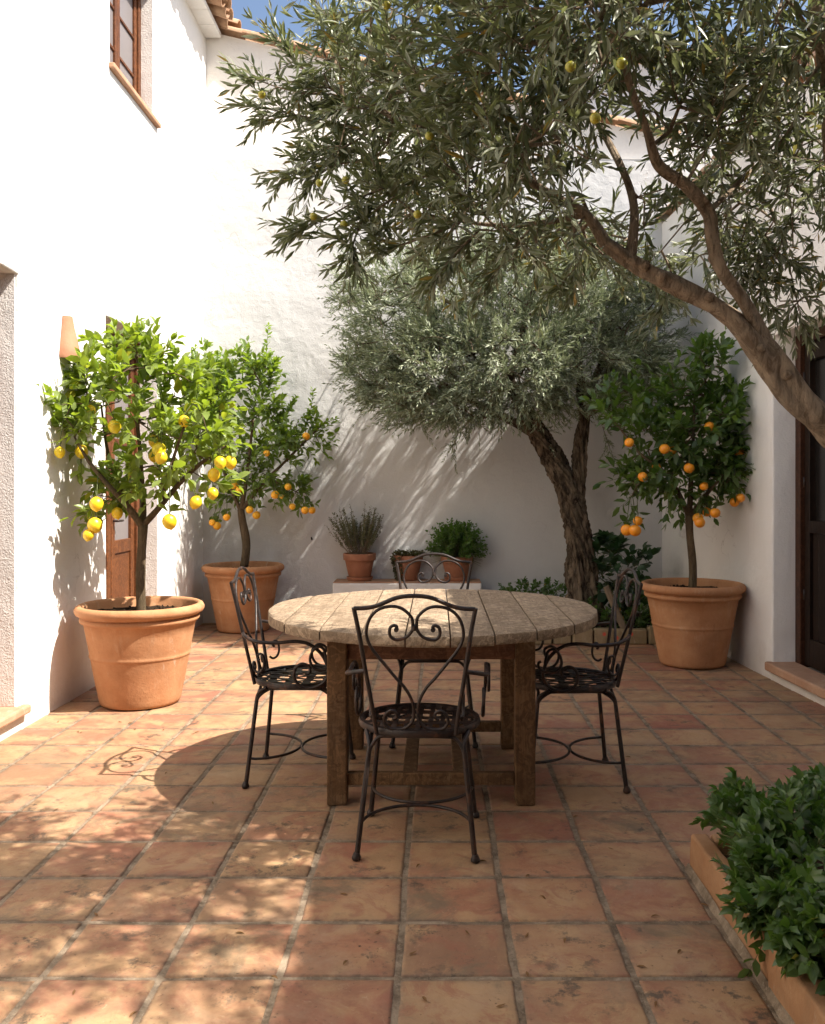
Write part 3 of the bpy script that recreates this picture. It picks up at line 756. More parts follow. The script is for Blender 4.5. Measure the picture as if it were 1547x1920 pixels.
# grey woody herb
t = thing('herb_plant', (pA[0], pA[1], BZ + .22), 'grey green woody herb with thin upright twigs in the left bench pot', 'plant')
L = Leaves(T_TINY); mb = MB(); base = np.array([pA[0], pA[1], BZ + .22])
for q in range(95):
    a_ = rng.uniform(0, 2 * math.pi); tl = rng.uniform(.1, 1.3); d = nrm(np.array([math.cos(a_) * tl, math.sin(a_) * tl * .6, 1.0]) + rng.normal(size=3) * .08)
    ln = rng.uniform(.18, .42) * (1 - .1 * tl); b0 = base + np.array([math.cos(a_), math.sin(a_), 0]) * rng.uniform(0, .07)
    bend = np.array([0, 0, .10]); pts = [b0 + d * ln * u + bend * u * u + rng.normal(size=3) * .006 for u in (0, .25, .5, .75, 1)]
    mb.tube(pts, [.0028, .0024, .002, .0016, .001], 4, False)
    k = int(rng.uniform(34, 60)) if q % 4 else 110
    u = rng.uniform(.35 if q % 3 else .6, 1, k) ; pa = np.array(pts); ii = np.minimum((u * 4).astype(int), 3); pos = pa[ii] + (pa[ii + 1] - pa[ii]) * (u * 4 - ii)[:, None] + rng.normal(size=(k, 3)) * .004
    L.add(pos, rng.normal(size=(k, 3)) + d * .8, rng.normal(size=(k, 3)) + [0, 0, 1], rng.uniform(.013, .024, k), rng.uniform(.006, .011, k))
L.obj('foliage', M['thyme'], t); mb.obj('stem', M['drystem'], t)
# succulent
t = thing('succulent', (pB[0], pB[1], BZ + .2), 'brown green trailing succulent spilling over the middle bench pot', 'plant')
L = Leaves(T_BROAD); n = 420
a_ = rng.uniform(0, 2 * math.pi, n); rr = .14 * np.sqrt(rng.uniform(0, 1, n)); z = BZ + .225 + rng.uniform(0, .045, n)
L.add(np.c_[pB[0] + rr * np.cos(a_), pB[1] + rr * np.sin(a_), z], np.c_[np.cos(a_), np.sin(a_), rng.uniform(-.3, .9, n)], rng.normal(size=(n, 3)) * .4 + [0, 0, 1], rng.uniform(.022, .038, n), rng.uniform(.014, .024, n))
n = 360; a_ = rng.uniform(2.5, 4.3, n); z = rng.uniform(.01, .23, n); rr = .085 + .055 * z / .23 + rng.uniform(.0, .022, n)
L.add(np.c_[pB[0] + rr * np.cos(a_), pB[1] + rr * np.sin(a_), BZ + z], np.c_[np.cos(a_), np.sin(a_), rng.uniform(-1, .2, n)], rng.normal(size=(n, 3)) * .4 + [0, 0, 1], rng.uniform(.02, .034, n), rng.uniform(.014, .022, n))
L.obj('foliage', M['succ'], t)
# round basil
t = thing('herb_plant', (pC[0], pC[1], BZ + .2), 'dense round bright green herb in the right bench pot', 'plant')
L = Leaves(T_BROAD); mb = MB(); n = 190; d = nrm(rng.normal(size=(n, 3)) + [0, 0, .25]); d[:, 2] = np.where(d[:, 2] < -.45, -d[:, 2], d[:, 2])
base = np.array([pC[0], pC[1], BZ + .235])
for q in range(n): mb.tube([base, base + d[q] * [.13, .13, .11], base + d[q] * [.25, .24, .25]], [.003, .002, .0012], 4, False)
base = base + np.array([0, 0, .06])
twigs(L, None, base + d * [.17, .17, .15], d + [0, 0, .25], .11, 7, .034, .019, 0, 1.0, jl=.35, tipw=.8)
twigs(L, None, base + d * [.08, .08, .08], d + [0, 0, .35], .11, 6, .034, .019, 0, 1.0, jl=.35, tipw=.8)
L.obj('foliage', M['basil'], t); mb.obj('stem', M['stem'], t)

# ------------------------------------------------------------------ big terracotta pots
def big_pot(loc, label, seed, sx=1.0):
    t = thing('terracotta_pot', loc, label, 'pot'); x, y, z = loc
    prof = [(.205, 0), (.228, .004), (.236, .02), (.241, .045), (.266, .17), (.279, .242), (.2855, .276), (.2875, .283), (.291, .287), (.294, .295), (.2918, .302), (.2915, .309), (.2935, .320), (.300, .355), (.312, .42), (.325, .487),
            (.332, .490), (.343, .496), (.348, .508), (.345, .520), (.337, .526), (.338, .530), (.352, .535), (.368, .545), (.375, .560), (.375, .574), (.366, .590), (.352, .597), (.338, .594), (.330, .580), (.318, .50), (.30, .45)]
    mb = MB(); mb.lathe([(r * sx, h) for r, h in prof], 72, loc, wob=.008); mb.obj('body', M['pot'], t, auto=60)
    mb = MB(); n = 26; vs = []; fs = []
    for i in range(n):
        for j in range(40):
            r = .322 * sx * i / (n - 1); a_ = 2 * math.pi * j / 40; px_, py_ = x + r * math.cos(a_), y + r * math.sin(a_)
            vs.append((px_, py_, z + .535 + .010 * noise.noise(Vector((px_ * 18, py_ * 18, seed))) + .008 * noise.noise(Vector((px_ * 50, py_ * 50, seed)))))
    for i in range(n - 1):
        for j in range(40): fs.append((i * 40 + j, (i + 1) * 40 + j, (i + 1) * 40 + (j + 1) % 40, i * 40 + (j + 1) % 40))
    mb.add(vs, fs)
    for q in range(160):
        r = .30 * math.sqrt(random.random()); a_ = random.uniform(0, 6.28); s_ = random.uniform(.004, .011)
        c = Vector((x + r * math.cos(a_), y + r * math.sin(a_), z + .54)); Mx = Matrix.Translation(c) @ Matrix.Rotation(random.uniform(0, 3), 4, Vector((random.random(), random.random(), 1)).normalized())
        mb.box((-s_, -s_ * .7, -s_ * .5), (s_, s_ * .7, s_ * .6), mat=Mx)
    mb.obj('soil', M['soil'], t); return t
T1 = (-1.79, 5.33, .004); T2 = (-1.757, 8.02, .004); T3 = (1.885, 6.48, .004)
big_pot(T1, 'large sunlit terracotta pot holding the lemon tree, left front', 1)
big_pot(T2, 'large terracotta pot against the back wall corner, holding the mandarin tree', 5, .985)
big_pot(T3, 'large shaded terracotta pot at the right wall, holding the orange tree', 9)

def fruit(name, mat, parent, c, r, kind):
    mb = MB(); prof = []
    if kind == 'lemon': prof = [(.001, -1.22), (.14, -1.2), (.22, -1.12), (.55, -.92), (.83, -.58), (.98, -.12), (.97, .25), (.82, .62), (.55, .90), (.25, 1.06), (.08, 1.12)]
    else: prof = [(.001, -.93), (.3, -.90), (.6, -.75), (.86, -.45), (1, -.02), (.96, .32), (.78, .64), (.5, .85), (.2, .92), (.06, .90)]
    mb.lathe([(a_ * r, z * r) for a_, z in prof], 20, (0, 0, 0))
    Q = Matrix.Rotation(random.uniform(-.5, .5), 4, 'X') @ Matrix.Rotation(random.uniform(-.5, .5), 4, 'Y')
    mb.v = [tuple(Q @ Vector(v) + c) for v in mb.v]
    mb.tube([c + Vector((0, 0, r * .9)), c + Vector((random.uniform(-.01, .01), 0, r * 1.6)), c + Vector((random.uniform(-.03, .03), random.uniform(-.02, .02), r * 2.6))], .0022, 5, True, 1)
    return mb.obj(name, [mat, M['stem']], parent)

def citrus(name, loc, Y, trunk, limbs, blobs, ntar, fruits, fmat, fkind, fname, fr, lmat, label, shoots=(), tw=3, ll=.075, lw=.036, rmax=.02, newmat=None, wallx=None, wally=None):
    t = thing(name, loc, label, 'tree')
    mb = MB(); skel = []
    for (pts, rads) in trunk + limbs:
        q, r = splr([P(*p) if len(p) == 3 else p for p in pts], rads, 5)
        mb.tube(q, r, 12, True, jit=.25)
        if (pts, rads) in limbs: skel += [tuple(v) for v in q[2:]]
    tar = blob_points([PB(*b) for b in blobs], ntar, .15)
    tar = np.array([p for p in tar if noise.noise(Vector(p) * 5.5 + Vector((loc[0] * 7, 0, 0))) > -.13])
    if wallx: tar = tar[(tar[:, 0] - wallx) * np.sign(loc[0]) < 0] if False else tar
    if wallx is not None:
        m_ = np.sign(loc[0]); lim = abs(wallx) - .05
        tar[:, 0] = np.where(tar[:, 0] * m_ > lim, m_ * (lim - (tar[:, 0] * m_ - lim) * .5), tar[:, 0])
    if wally is not None: tar[:, 1] = np.minimum(tar[:, 1], wally - .07)
    A, par = grow(skel, tar, .05); ns = len(skel)
    branch_mesh(mb, A, par, ns, .0024, rmax, .45)
    mb.obj('trunk', M['bark_citrus'], t)
    L = Leaves(T_BROAD); tb = MB()
    ctr = np.mean(tar, axis=0); idx = np.arange(ns, len(A)); od = []; oo = []
    for i in idx:
        if rng.random() < .9:
            for _ in range(tw if rng.random() < .7 else 1):
                e = nrm(A[i] - A[par[i]]) if par[i] >= 0 else np.array([0, 0, 1.]); out = nrm(A[i] - ctr)
                oo.append(A[i]); od.append(e * .35 + out * .5 + np.array([0, 0, .35]) + rng.normal(size=3) * .45)
    twigs(L, tb, oo, od, ll * 1.7, 6, ll, lw, .1, 1.0, r=.0019, opp=False, jl=.38, tipw=.75, flat_=.9)
    for s_ in shoots:
        q = spline([P(*p) for p in s_], 6); tb.tube(q, [.004 - .0028 * i / len(q) for i in range(len(q))], 5, False)
        qa = np.array([list(v) for v in q]); n = int(sum((q[i + 1] - q[i]).length for i in range(len(q) - 1)) / .012) + 5
        u = np.linspace(.05, 1, n) * (len(q) - 1.001); ii = u.astype(int); pos = qa[ii] + (qa[ii + 1] - qa[ii]) * (u - ii)[:, None]; tt = nrm(qa[ii + 1] - qa[ii])
        ph = np.arange(n) * 2.4; sd = np.c_[np.cos(ph), np.sin(ph), np.zeros(n)]
        NL = Leaves(T_BROAD); z = 1 - .45 * (np.arange(n) / n); NL.add(pos, tt * rng.uniform(.5, 1.1, (n, 1)) + sd + rng.normal(size=(n, 3)) * .15, np.array([[0, 0, 1.]]) + rng.normal(size=(n, 3)) * .35, ll * z * rng.uniform(.75, 1.1, n), lw * z * rng.uniform(.8, 1.1, n)); NL.obj('young_shoot', newmat or lmat, t)
    # leaves hugging the fruit
    for (fx, fy) in fruits:
        c = P(fx, fy, Y)
        k = 5; L.add(np.array([c + Vector((random.uniform(-.03, .03), random.uniform(-.02, .06), .06)) for _ in range(k)]), rng.normal(size=(k, 3)), np.array([[0, -.3, 1.]]) + rng.normal(size=(k, 3)) * .3, ll * rng.uniform(.7, 1.1, k), lw * rng.uniform(.8, 1.1, k))
    L.obj('crown', lmat, t, tb, M['stem'])
    nodes = A
    for i, (fx, fy) in enumerate(fruits):
        c = P(fx, fy, Y - .28 + .10 * random.random() if i % 3 else Y - .05)
        fruit(fname, fmat, t, c, fr * random.uniform(.78, 1.12), fkind)
        # stalk twig reaching to nearest branch
        d = np.linalg.norm(nodes - np.array(c + Vector((0, 0, .15))), axis=1); j = int(np.argmin(d)); b_ = Vector(nodes[j])
        st = MB(); st.tube(spline([b_, (b_ + c) / 2 + Vector((0, 0, .08)), c + Vector((0, 0, fr * .9))], 4), [.003] * 8 + [.0022], 5, False); st.obj('stalk', M['stem'], t)
    return t

Y = 5.33
citrus('lemon_tree', (T1[0], T1[1], .54), Y,
    [([(264, 1160, Y), (264, 1090, Y), (266, 1030, Y), (268, 985, Y)], [.034, .030, .029, .031])],
    [([(268, 990, Y), (240, 950, Y - .05), (212, 920, Y - .1), (170, 870, Y - .12), (140, 820, Y - .1)], [.024, .019, .016, .012, .006]),
     ([(268, 985, Y), (268, 930, Y + .08), (262, 840, Y + .12), (255, 760, Y + .1), (262, 690, Y)], [.020, .016, .013, .010, .006]),
     ([(268, 985, Y), (300, 950, Y), (338, 905, Y + .02), (375, 870, Y), (425, 835, Y - .05)], [.022, .018, .014, .011, .006]),
     ([(300, 950, Y), (322, 870, Y - .15), (345, 800, Y - .2)], [.014, .011, .006]),
     ([(240, 950, Y - .05), (205, 860, Y + .12), (190, 760, Y + .15)], [.014, .010, .006])],
    [(250, 740, Y, 120, 100, .30, 2.2), (150, 760, Y, 65, 90, .25, 1), (330, 780, Y, 90, 90, .30, 1.5), (200, 860, Y, 90, 70, .30, 1.1), (330, 880, Y, 110, 50, .28, 1.2), (400, 800, Y, 45, 70, .2, .6), (180, 945, Y, 40, 40, .15, .35), (235, 675, Y, 80, 35, .2, .6), (270, 930, Y, 60, 30, .2, .35)],
    215, [(153, 847), (112, 848), (181, 945), (220, 962), (178, 985), (166, 1003), (290, 826), (298, 843), (302, 858), (289, 856), (318, 978), (367, 942), (399, 925), (413, 867), (401, 890), (432, 867), (215, 800), (345, 790), (170, 770)],
    M['lemon'], 'lemon', 'lemon', .039, M['lemonleaf'], 'bushy lemon tree with yellow lemons in the sunlit pot before the wooden door',
    shoots=[[(270, 760, Y), (268, 690, Y), (264, 605, Y)], [(195, 760, Y), (182, 700, Y), (172, 640, Y)], [(150, 800, Y), (115, 740, Y), (78, 682, Y)], [(300, 740, Y), (318, 700, Y), (328, 655, Y)], [(380, 800, Y), (410, 760, Y), (440, 715, Y)], [(230, 740, Y), (225, 690, Y), (212, 640, Y)], [(120, 820, Y), (90, 790, Y), (72, 765, Y)]],
    tw=3, ll=.092, lw=.052, newmat=M['newleaf'], wallx=WX)
Y = 8.02
citrus('mandarin_tree', (T2[0], T2[1], .54), Y,
    [([(457, 1062, Y), (462, 1020, Y), (455, 980, Y), (452, 955, Y)], [.038, .036, .034, .032])],
    [([(452, 958, Y), (435, 920, Y), (415, 870, Y), (395, 810, Y), (375, 740, Y)], [.022, .018, .015, .011, .006]),
     ([(452, 958, Y), (462, 900, Y), (470, 830, Y), (480, 740, Y)], [.024, .018, .013, .007]),
     ([(452, 958, Y), (490, 910, Y), (530, 870, Y), (580, 820, Y), (610, 790, Y)], [.020, .016, .012, .009, .005]),
     ([(490, 910, Y), (520, 905, Y), (560, 925, Y)], [.010, .008, .005])],
    [(450, 780, Y, 70, 90, .26, 1.6), (400, 740, Y, 50, 80, .22, 1), (500, 830, Y, 60, 70, .24, 1.3), (560, 830, Y, 50, 50, .2, .9), (440, 890, Y, 55, 50, .2, .8), (530, 900, Y, 60, 35, .2, .7), (470, 700, Y, 40, 50, .18, .6), (380, 690, Y, 28, 40, .15, .4)],
    330, [(440, 910), (448, 919), (398, 980), (407, 986), (425, 970), (468, 956), (481, 966), (540, 913), (516, 928), (530, 932), (548, 950), (572, 957), (585, 957), (574, 818), (500, 850), (430, 830), (395, 790)],
    M['yolk'], 'orange', 'mandarin', .037, M['midleaf'], 'slender mandarin tree with small orange fruit and one tall shoot in the back left corner',
    shoots=[[(485, 740, Y), (498, 680, Y), (503, 610, Y)], [(500, 740, Y), (510, 700, Y), (508, 660, Y)], [(420, 740, Y), (425, 700, Y), (410, 665, Y)], [(360, 720, Y), (362, 690, Y), (366, 650, Y)], [(395, 740, Y), (370, 690, Y), (348, 628, Y)], [(560, 820, Y), (580, 780, Y), (588, 730, Y)], [(580, 810, Y), (605, 795, Y), (630, 785, Y)], [(470, 730, Y), (466, 690, Y), (455, 640, Y)], [(510, 800, Y), (540, 770, Y), (555, 745, Y)]],
    tw=3, ll=.088, lw=.046, newmat=M['newleaf'], wallx=WX, wally=8.42)
Y = 6.48
citrus('orange_tree', (T3[0], T3[1], .54), Y,
    [([(1299, 1105, Y), (1298, 1050, Y), (1294, 1000, Y), (1292, 965, Y)], [.033, .029, .028, .028])],
    [([(1292, 970, Y), (1270, 920, Y), (1240, 880, Y - .05), (1200, 850, Y - .08), (1160, 800, Y - .05)], [.020, .016, .013, .010, .005]),
     ([(1292, 970, Y), (1296, 900, Y), (1300, 820, Y + .05), (1302, 740, Y)], [.022, .017, .012, .007]),
     ([(1292, 970, Y), (1330, 920, Y), (1365, 880, Y), (1395, 840, Y), (1415, 790, Y - .05)], [.018, .014, .011, .008, .005]),
     ([(1240, 880, Y - .05), (1200, 905, Y - .1), (1185, 930, Y - .1)], [.008, .006, .004])],
    [(1270, 780, Y, 90, 85, .30, 2), (1190, 790, Y, 70, 60, .25, 1), (1340, 800, Y, 80, 80, .28, 1.5), (1310, 700, Y, 50, 50, .2, .8), (1240, 870, Y, 80, 50, .25, 1), (1350, 880, Y, 60, 45, .22, .8), (1185, 920, Y, 28, 26, .1, .25), (1310, 930, Y, 50, 30, .18, .4), (1400, 780, Y, 35, 45, .15, .5), (1395, 905, Y, 20, 18, .08, .18)],
    300, [(1231, 876), (1205, 894), (1246, 842), (1260, 845), (1292, 878), (1320, 912), (1377, 942), (1388, 934), (1341, 962), (1325, 960), (1309, 972), (1312, 980), (1196, 977), (1191, 995), (1175, 994), (1385, 847), (1180, 830), (1330, 800)],
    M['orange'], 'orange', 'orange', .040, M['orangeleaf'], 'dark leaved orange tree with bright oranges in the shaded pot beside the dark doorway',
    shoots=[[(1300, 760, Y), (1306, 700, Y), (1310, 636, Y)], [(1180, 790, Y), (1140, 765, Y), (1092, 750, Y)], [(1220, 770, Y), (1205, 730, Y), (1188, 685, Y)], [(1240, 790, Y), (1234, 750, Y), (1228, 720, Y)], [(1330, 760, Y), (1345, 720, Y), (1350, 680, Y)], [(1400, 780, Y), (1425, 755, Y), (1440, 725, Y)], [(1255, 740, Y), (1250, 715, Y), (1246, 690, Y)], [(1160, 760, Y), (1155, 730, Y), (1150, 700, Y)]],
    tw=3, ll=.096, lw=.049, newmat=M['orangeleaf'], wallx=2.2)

# ------------------------------------------------------------------ back bed, old olive tree
mb = MB(); mb.box((-.02 + .45, 7.36, -.03), (2.16, 8.41, .10)); tag(mb.obj('soil', M['soil'], smooth=False), kind='structure')
x = .45; i = 0
t = thing('bed_edging', (1.3, 7.3, 0), 'rough brown stone edging along the back planting bed', 'edging')
mb = MB()
while x < 2.12:
    wd = random.uniform(.16, .30); x1 = min(x + wd, 2.14); h_ = random.uniform(.11, .15)
    mb.box((x + .006, 7.27 + random.uniform(-.01, .01), 0), (x1 - .006, 7.355, h_)); x = x1
mb.obj('stones', M['stone'], t, smooth=False, bevel=.015)

t = thing('olive_tree', (1.33, 7.72, .1), 'old gnarled olive tree with silvery rounded crown against the back wall', 'tree')
Y = 7.72
mb = MB()
def gnarl(pts, rads, n=26, seg=12, seed=0, amp=.22):
    q, r = splr([P(*p) for p in pts], rads, seg); m_ = MB(); m_.tube(q, r, n, True)
    for i in range(len(q)):
        for j in range(n):
            v = Vector(m_.v[i * n + j]); c = q[i]; d = v - c; a_ = 2 * math.pi * j / n
            tw_ = i * .035
            k_ = 1 + amp * (.8 * noise.noise(Vector((math.cos(a_ + tw_) * 2.6, math.sin(a_ + tw_) * 2.6, v.z * 1.3 + seed))) + .55 * noise.noise(Vector((math.cos(a_ + tw_) * 6, math.sin(a_ + tw_) * 6, v.z * 3 + seed))) + .3 * noise.noise(v * 22))
            m_.v[i * n + j] = tuple(c + d * k_)
    return m_
for (a_, b_, n, sd, am) in (
    ([(1100, 1190, Y), (1097, 1140, Y), (1090, 1080, Y), (1085, 1020, Y), (1074, 960, Y), (1060, 910, Y), (1035, 860, Y), (1010, 815, Y - .05), (985, 770, Y - .1), (955, 720, Y - .15)], [.17, .120, .102, .095, .094, .086, .08, .07, .055, .042], 60, 2, .62),
    ([(1122, 1190, Y - .02), (1112, 1140, Y - .03), (1104, 1080, Y - .02), (1094, 1010, Y), (1084, 940, Y), (1086, 880, Y), (1090, 830, Y), (1096, 780, Y), (1090, 720, Y)], [.12, .082, .073, .070, .058, .053, .052, .05, .042], 48, 9, .60),
    ([(1075, 1190, Y - .06), (1080, 1130, Y - .07), (1082, 1060, Y - .06), (1078, 1000, Y - .04)], [.10, .07, .055, .04], 36, 14, .6)):
    g_ = gnarl(a_, b_, n, 20, sd, am); mb.add(g_.v, g_.f)
limbs = [([(1010, 815, Y - .05), (960, 790, Y - .2), (900, 760, Y - .3), (830, 720, Y - .25)], [.05, .038, .03, .02]),
         ([(985, 770, Y - .1), (940, 680, Y), (890, 600, Y + .1), (830, 560, Y + .1)], [.045, .035, .026, .016]),
         ([(955, 720, Y - .15), (980, 620, Y - .3), (1000, 540, Y - .3)], [.04, .03, .018]),
         ([(1094, 780, Y), (1120, 700, Y), (1160, 630, Y), (1200, 590, Y)], [.045, .035, .025, .015]),
         ([(1090, 720, Y), (1080, 640, Y - .1), (1090, 540, Y - .1)], [.04, .028, .015]),
         ([(1094, 780, Y), (1150, 750, Y - .2), (1210, 700, Y - .3)], [.035, .026, .015])]
skel = []
for p_, r_ in limbs:
    q, r = splr([P(*x) for x in p_], r_, 6); mb.tube(q, r, 10, True, jit=.2); skel += [tuple(v) for v in q[1:]]
blobs = [(760, 620, 7.6, 90, 110, .6, 1.2), (700, 560, 7.7, 60, 60, .45, .5), (690, 690, 7.6, 40, 50, .45, .4), (850, 560, 7.5, 120, 110, .7, 2), (980, 540, 7.5, 130, 100, .75, 2.2), (1100, 560, 7.5, 120, 110, .75, 2),
         (1190, 620, 7.4, 75, 100, .6, 1.2), (830, 700, 7.5, 120, 90, .7, 1.6), (950, 690, 7.3, 120, 90, .7, 1.8), (1080, 690, 7.3, 110, 80, .65, 1.5), (1180, 700, 7.4, 70, 70, .5, .8), (790, 760, 7.4, 60, 35, .5, .4), (890, 755, 7.3, 60, 40, .45, .4), (1000, 740, 7.2, 60, 30, .3, .3), (750, 730, 7.6, 60, 60, .5, .6)]
tar = blob_points([PB(*b) for b in blobs], 1500, .45)
tar[:, 1] = np.minimum(tar[:, 1], 8.33); tar[:, 0] = np.minimum(tar[:, 0], 2.05)
A, par = grow(skel, tar, .0); branch_mesh(mb, A, par, len(skel), .0026, .03, .42, 4)
mb.obj('trunk', M['bark_old'], t)
L = Leaves(T_TINY); tb = MB(); oo = []; od = []; ctr = np.array(P(970, 680, 7.5))
for i in range(len(skel), len(A)):
    if rng.random() < .9:
        for _ in range(4):
            e = nrm(A[i] - A[par[i]]); out = nrm(A[i] - ctr)
            oo.append(A[i] + rng.normal(size=3) * .03); od.append(e * .2 + out * .7 + np.array([0, -.1, .25]) + rng.normal(size=3) * .5)
oo = np.array(oo); oo[:, 1] = np.minimum(oo[:, 1], 8.34)
twigs(L, tb, oo, od, .20, 9, .060, .0118, .12, .60, r=.0014, tipw=.7, flat_=.6)
# ragged outlying sprays
for (x0, y0, x1, y1) in ((690, 570, 620, 560), (700, 610, 622, 610), (680, 650, 650, 625), (720, 720, 655, 745), (860, 800, 850, 850), (780, 790, 720, 800), (1010, 790, 1030, 830), (1200, 600, 1290, 575), (1220, 640, 1275, 625), (700, 520, 650, 480), (760, 500, 735, 455), (1130, 800, 1150, 860)):
    a_ = P(x0, y0, 7.7); b_ = P(x1, y1, 7.65); n = 9
    o_ = [np.array(a_.lerp(b_, u)) for u in np.linspace(0, .9, n)]; dd = nrm(np.array(b_ - a_)); tb.tube([a_, b_], [.004, .0015], 4, False)
    twigs(L, tb, o_, [dd + rng.normal(size=3) * .5 for _ in o_], .15, 9, .048, .0115, .15, .6, r=.0012)
L.obj('crown', M['olive_far'], t, tb, M['twig'])
print('olive far leaves', L.n)

# ------------------------------------------------------------------ near olive tree
t = thing('olive_tree', (1.95, 2.62, .0), 'near olive tree leaning in from the right with overhanging dark branches', 'tree')
mb = MB(); Y = 2.62; skel = []
sk = [([(1960, 1740, Y), (1860, 1400, Y), (1750, 1080, Y), (1640, 890, Y), (1547, 797, Y), (1490, 735, Y), (1440, 668, Y), (1380, 605, Y), (1300, 550, Y), (1200, 502, Y), (1135, 458, Y)], [.12, .095, .08, .07, .064, .062, .058, .046, .038, .034, .028], 0),
      ([(1452, 690, Y), (1428, 630, Y), (1392, 562, Y - .03), (1352, 502, Y - .05), (1336, 445, Y - .05), (1328, 398, Y - .05), (1290, 350, Y - .1), (1237, 312, Y - .15), (1215, 250, Y - .2), (1180, 150, Y - .3), (1150, 0, Y - .4)], [.040, .032, .029, .027, .025, .024, .022, .020, .017, .013, .009], 5),
      ([(1180, 492, Y), (1188, 440, Y), (1188, 385, Y + .03), (1168, 320, Y + .05), (1120, 230, Y + .1), (1050, 130, Y + .1), (1000, 0, Y)], [.026, .021, .019, .016, .013, .010, .007], 1),
      ([(1135, 458, Y), (1098, 402, Y), (1045, 372, Y), (960, 320, Y + .05), (860, 260, Y + .1), (740, 220, Y + .1)], [.026, .021, .018, .014, .010, .006], 1),
      ([(1098, 402, Y), (1000, 420, Y + .1), (900, 420, Y + .15), (780, 400, Y + .1)], [.014, .011, .008, .005], 1),
      ([(1750, 1080, Y), (1660, 750, Y - .05), (1610, 480, Y - .1), (1566, 290, Y - .12), (1552, 150, Y - .15), (1510, -60, Y - .2), (1380, -260, Y - .3), (1200, -420, Y - .5)], [.06, .05, .044, .038, .034, .028, .02, .012], 3),
      ([(1328, 398, Y - .05), (1400, 330, Y + .1), (1450, 300, Y + .3), (1480, 350, Y + .5)], [.012, .010, .008, .005], 1),
      ([(1480, -60, Y - .2), (1250, -300, Y - .6), (1100, -600, Y - .9)], [.018, .013, .008], 1)]
for pts, rads, s0 in sk:
    q, r = splr([P(*p) for p in pts], [v * .71 for v in rads], 9)
    g_ = MB(); g_.tube(q, r, 22, True, jit=.5); mb.add(g_.v, g_.f); skel += [tuple(v) for v in q[s0 * 9:][::2]]
for (x_, y_) in ((1240, 520), (1330, 560), (1425, 655), (1475, 705), (1345, 480), (1210, 500)):
    c = P(x_, y_, Y - .03); g_ = MB(); g_.tube([c + Vector((0, .03, 0)), c + Vector((0, -.012, .004)), c + Vector((0, -.02, .006))], [.02, .014, .006], 8); mb.add(g_.v, g_.f)
blobs = [(665, 120, 2.8, 80, 95, .25, .8), (720, 60, 2.7, 130, 110, .3, 1.1), (720, 250, 2.8, 130, 110, .3, 1.2), (860, 130, 2.5, 140, 150, .4, 1.6), (850, 350, 2.7, 160, 90, .35, 1.5), (1020, 120, 2.2, 160, 160, .45, 1.6), (1000, 340, 2.5, 150, 130, .4, 1.5),
         (1220, 120, 2.2, 180, 150, .5, 1.6), (1200, 330, 2.6, 120, 90, .35, .8), (1430, 120, 2.5, 150, 150, .45, 1.2), (1460, 380, 2.9, 110, 110, .4, .85), (1490, 545, 3.1, 55, 50, .2, .25), (860, 460, 2.7, 130, 40, .2, .5), (1080, 440, 2.9, 110, 60, .3, .6),
         (1350, 430, 3.0, 90, 60, .3, .35), (1200, -150, 2.1, 350, 150, .5, 2.0), (900, -150, 2.3, 250, 130, .45, 1.2), (1300, -450, 1.8, 300, 200, .5, 1.2), (1000, -400, 1.9, 260, 160, .45, .9), (1150, -800, 1.45, 320, 230, .35, .7), (1600, 100, 2.5, 120, 250, .4, .5), (1330, 40, 2.3, 170, 90, .4, 1.0), (1050, 20, 2.2, 180, 80, .4, .9), (1130, 230, 2.3, 140, 90, .35, .9), (1420, 260, 2.7, 120, 80, .35, .7), (860, 20, 2.5, 130, 70, .3, .6), (1000, 190, 2.4, 140, 60, .3, 1.1), (1220, 220, 2.4, 150, 60, .3, 1.1), (1400, 110, 2.4, 130, 70, .3, .9)]
tar = blob_points([PB(*b) for b in blobs], 1020, .2)
tar2 = blob_points([(Vector(c), a_, b_, c_, w_) for c, a_, b_, c_, w_ in [((1.25, 2.0, 2.75), .45, .55, .40, 1.6), ((.75, 1.5, 2.9), .5, .5, .35, .7), ((.2, 1.35, 3.0), .5, .4, .35, .35), ((1.6, 2.6, 2.9), .35, .6, .5, .8), ((1.62, 1.75, 2.95), .3, .6, .35, 1.0), ((1.0, 2.5, 3.2), .6, .5, .4, .35)]], 130, .2)
tar = np.array([p for p in tar if noise.noise(Vector(p) * 2.4) > -.30])
tar = np.concatenate([tar, tar2])
tar[:, 0] = np.minimum(tar[:, 0], 2.0)
sprays = [[(720, 210, 2.75), (642, 180, 2.75), (554, 172, 2.72), (481, 150, 2.7)], [(642, 180, 2.75), (569, 130, 2.75), (521, 85, 2.75)], [(700, 250, 2.8), (627, 230, 2.8), (554, 215, 2.78), (503, 205, 2.75)], [(740, 220, 2.8), (656, 270, 2.75), (598, 300, 2.7), (547, 322, 2.7)],
          [(800, 330, 2.7), (700, 360, 2.65), (627, 400, 2.6), (565, 432, 2.6)], [(740, 370, 2.65), (685, 410, 2.62), (664, 450, 2.6), (656, 480, 2.6)], [(860, 420, 2.6), (780, 450, 2.6), (720, 465, 2.6), (693, 430, 2.6)], [(900, 430, 2.55), (850, 480, 2.5), (820, 520, 2.5)],
          [(1000, 420, 2.6), (960, 470, 2.6), (930, 510, 2.6)], [(656, 90, 2.8), (620, 40, 2.8), (583, -10, 2.8)], [(1460, 430, 3.0), (1480, 500, 3.0), (1500, 590, 3.0)], [(1400, 420, 3.0), (1385, 480, 3.0), (1395, 530, 3.0)], [(1440, 460, 3.05), (1430, 520, 3.0), (1445, 570, 3.0)], [(1100, 450, 2.9), (1080, 500, 2.9), (1050, 530, 2.9)],
          [(700, 300, 2.8), (627, 310, 2.75), (587, 340, 2.7)], [(1240, 470, 3.0), (1260, 520, 3.0), (1240, 570, 3.0)]]
sp_pts = []
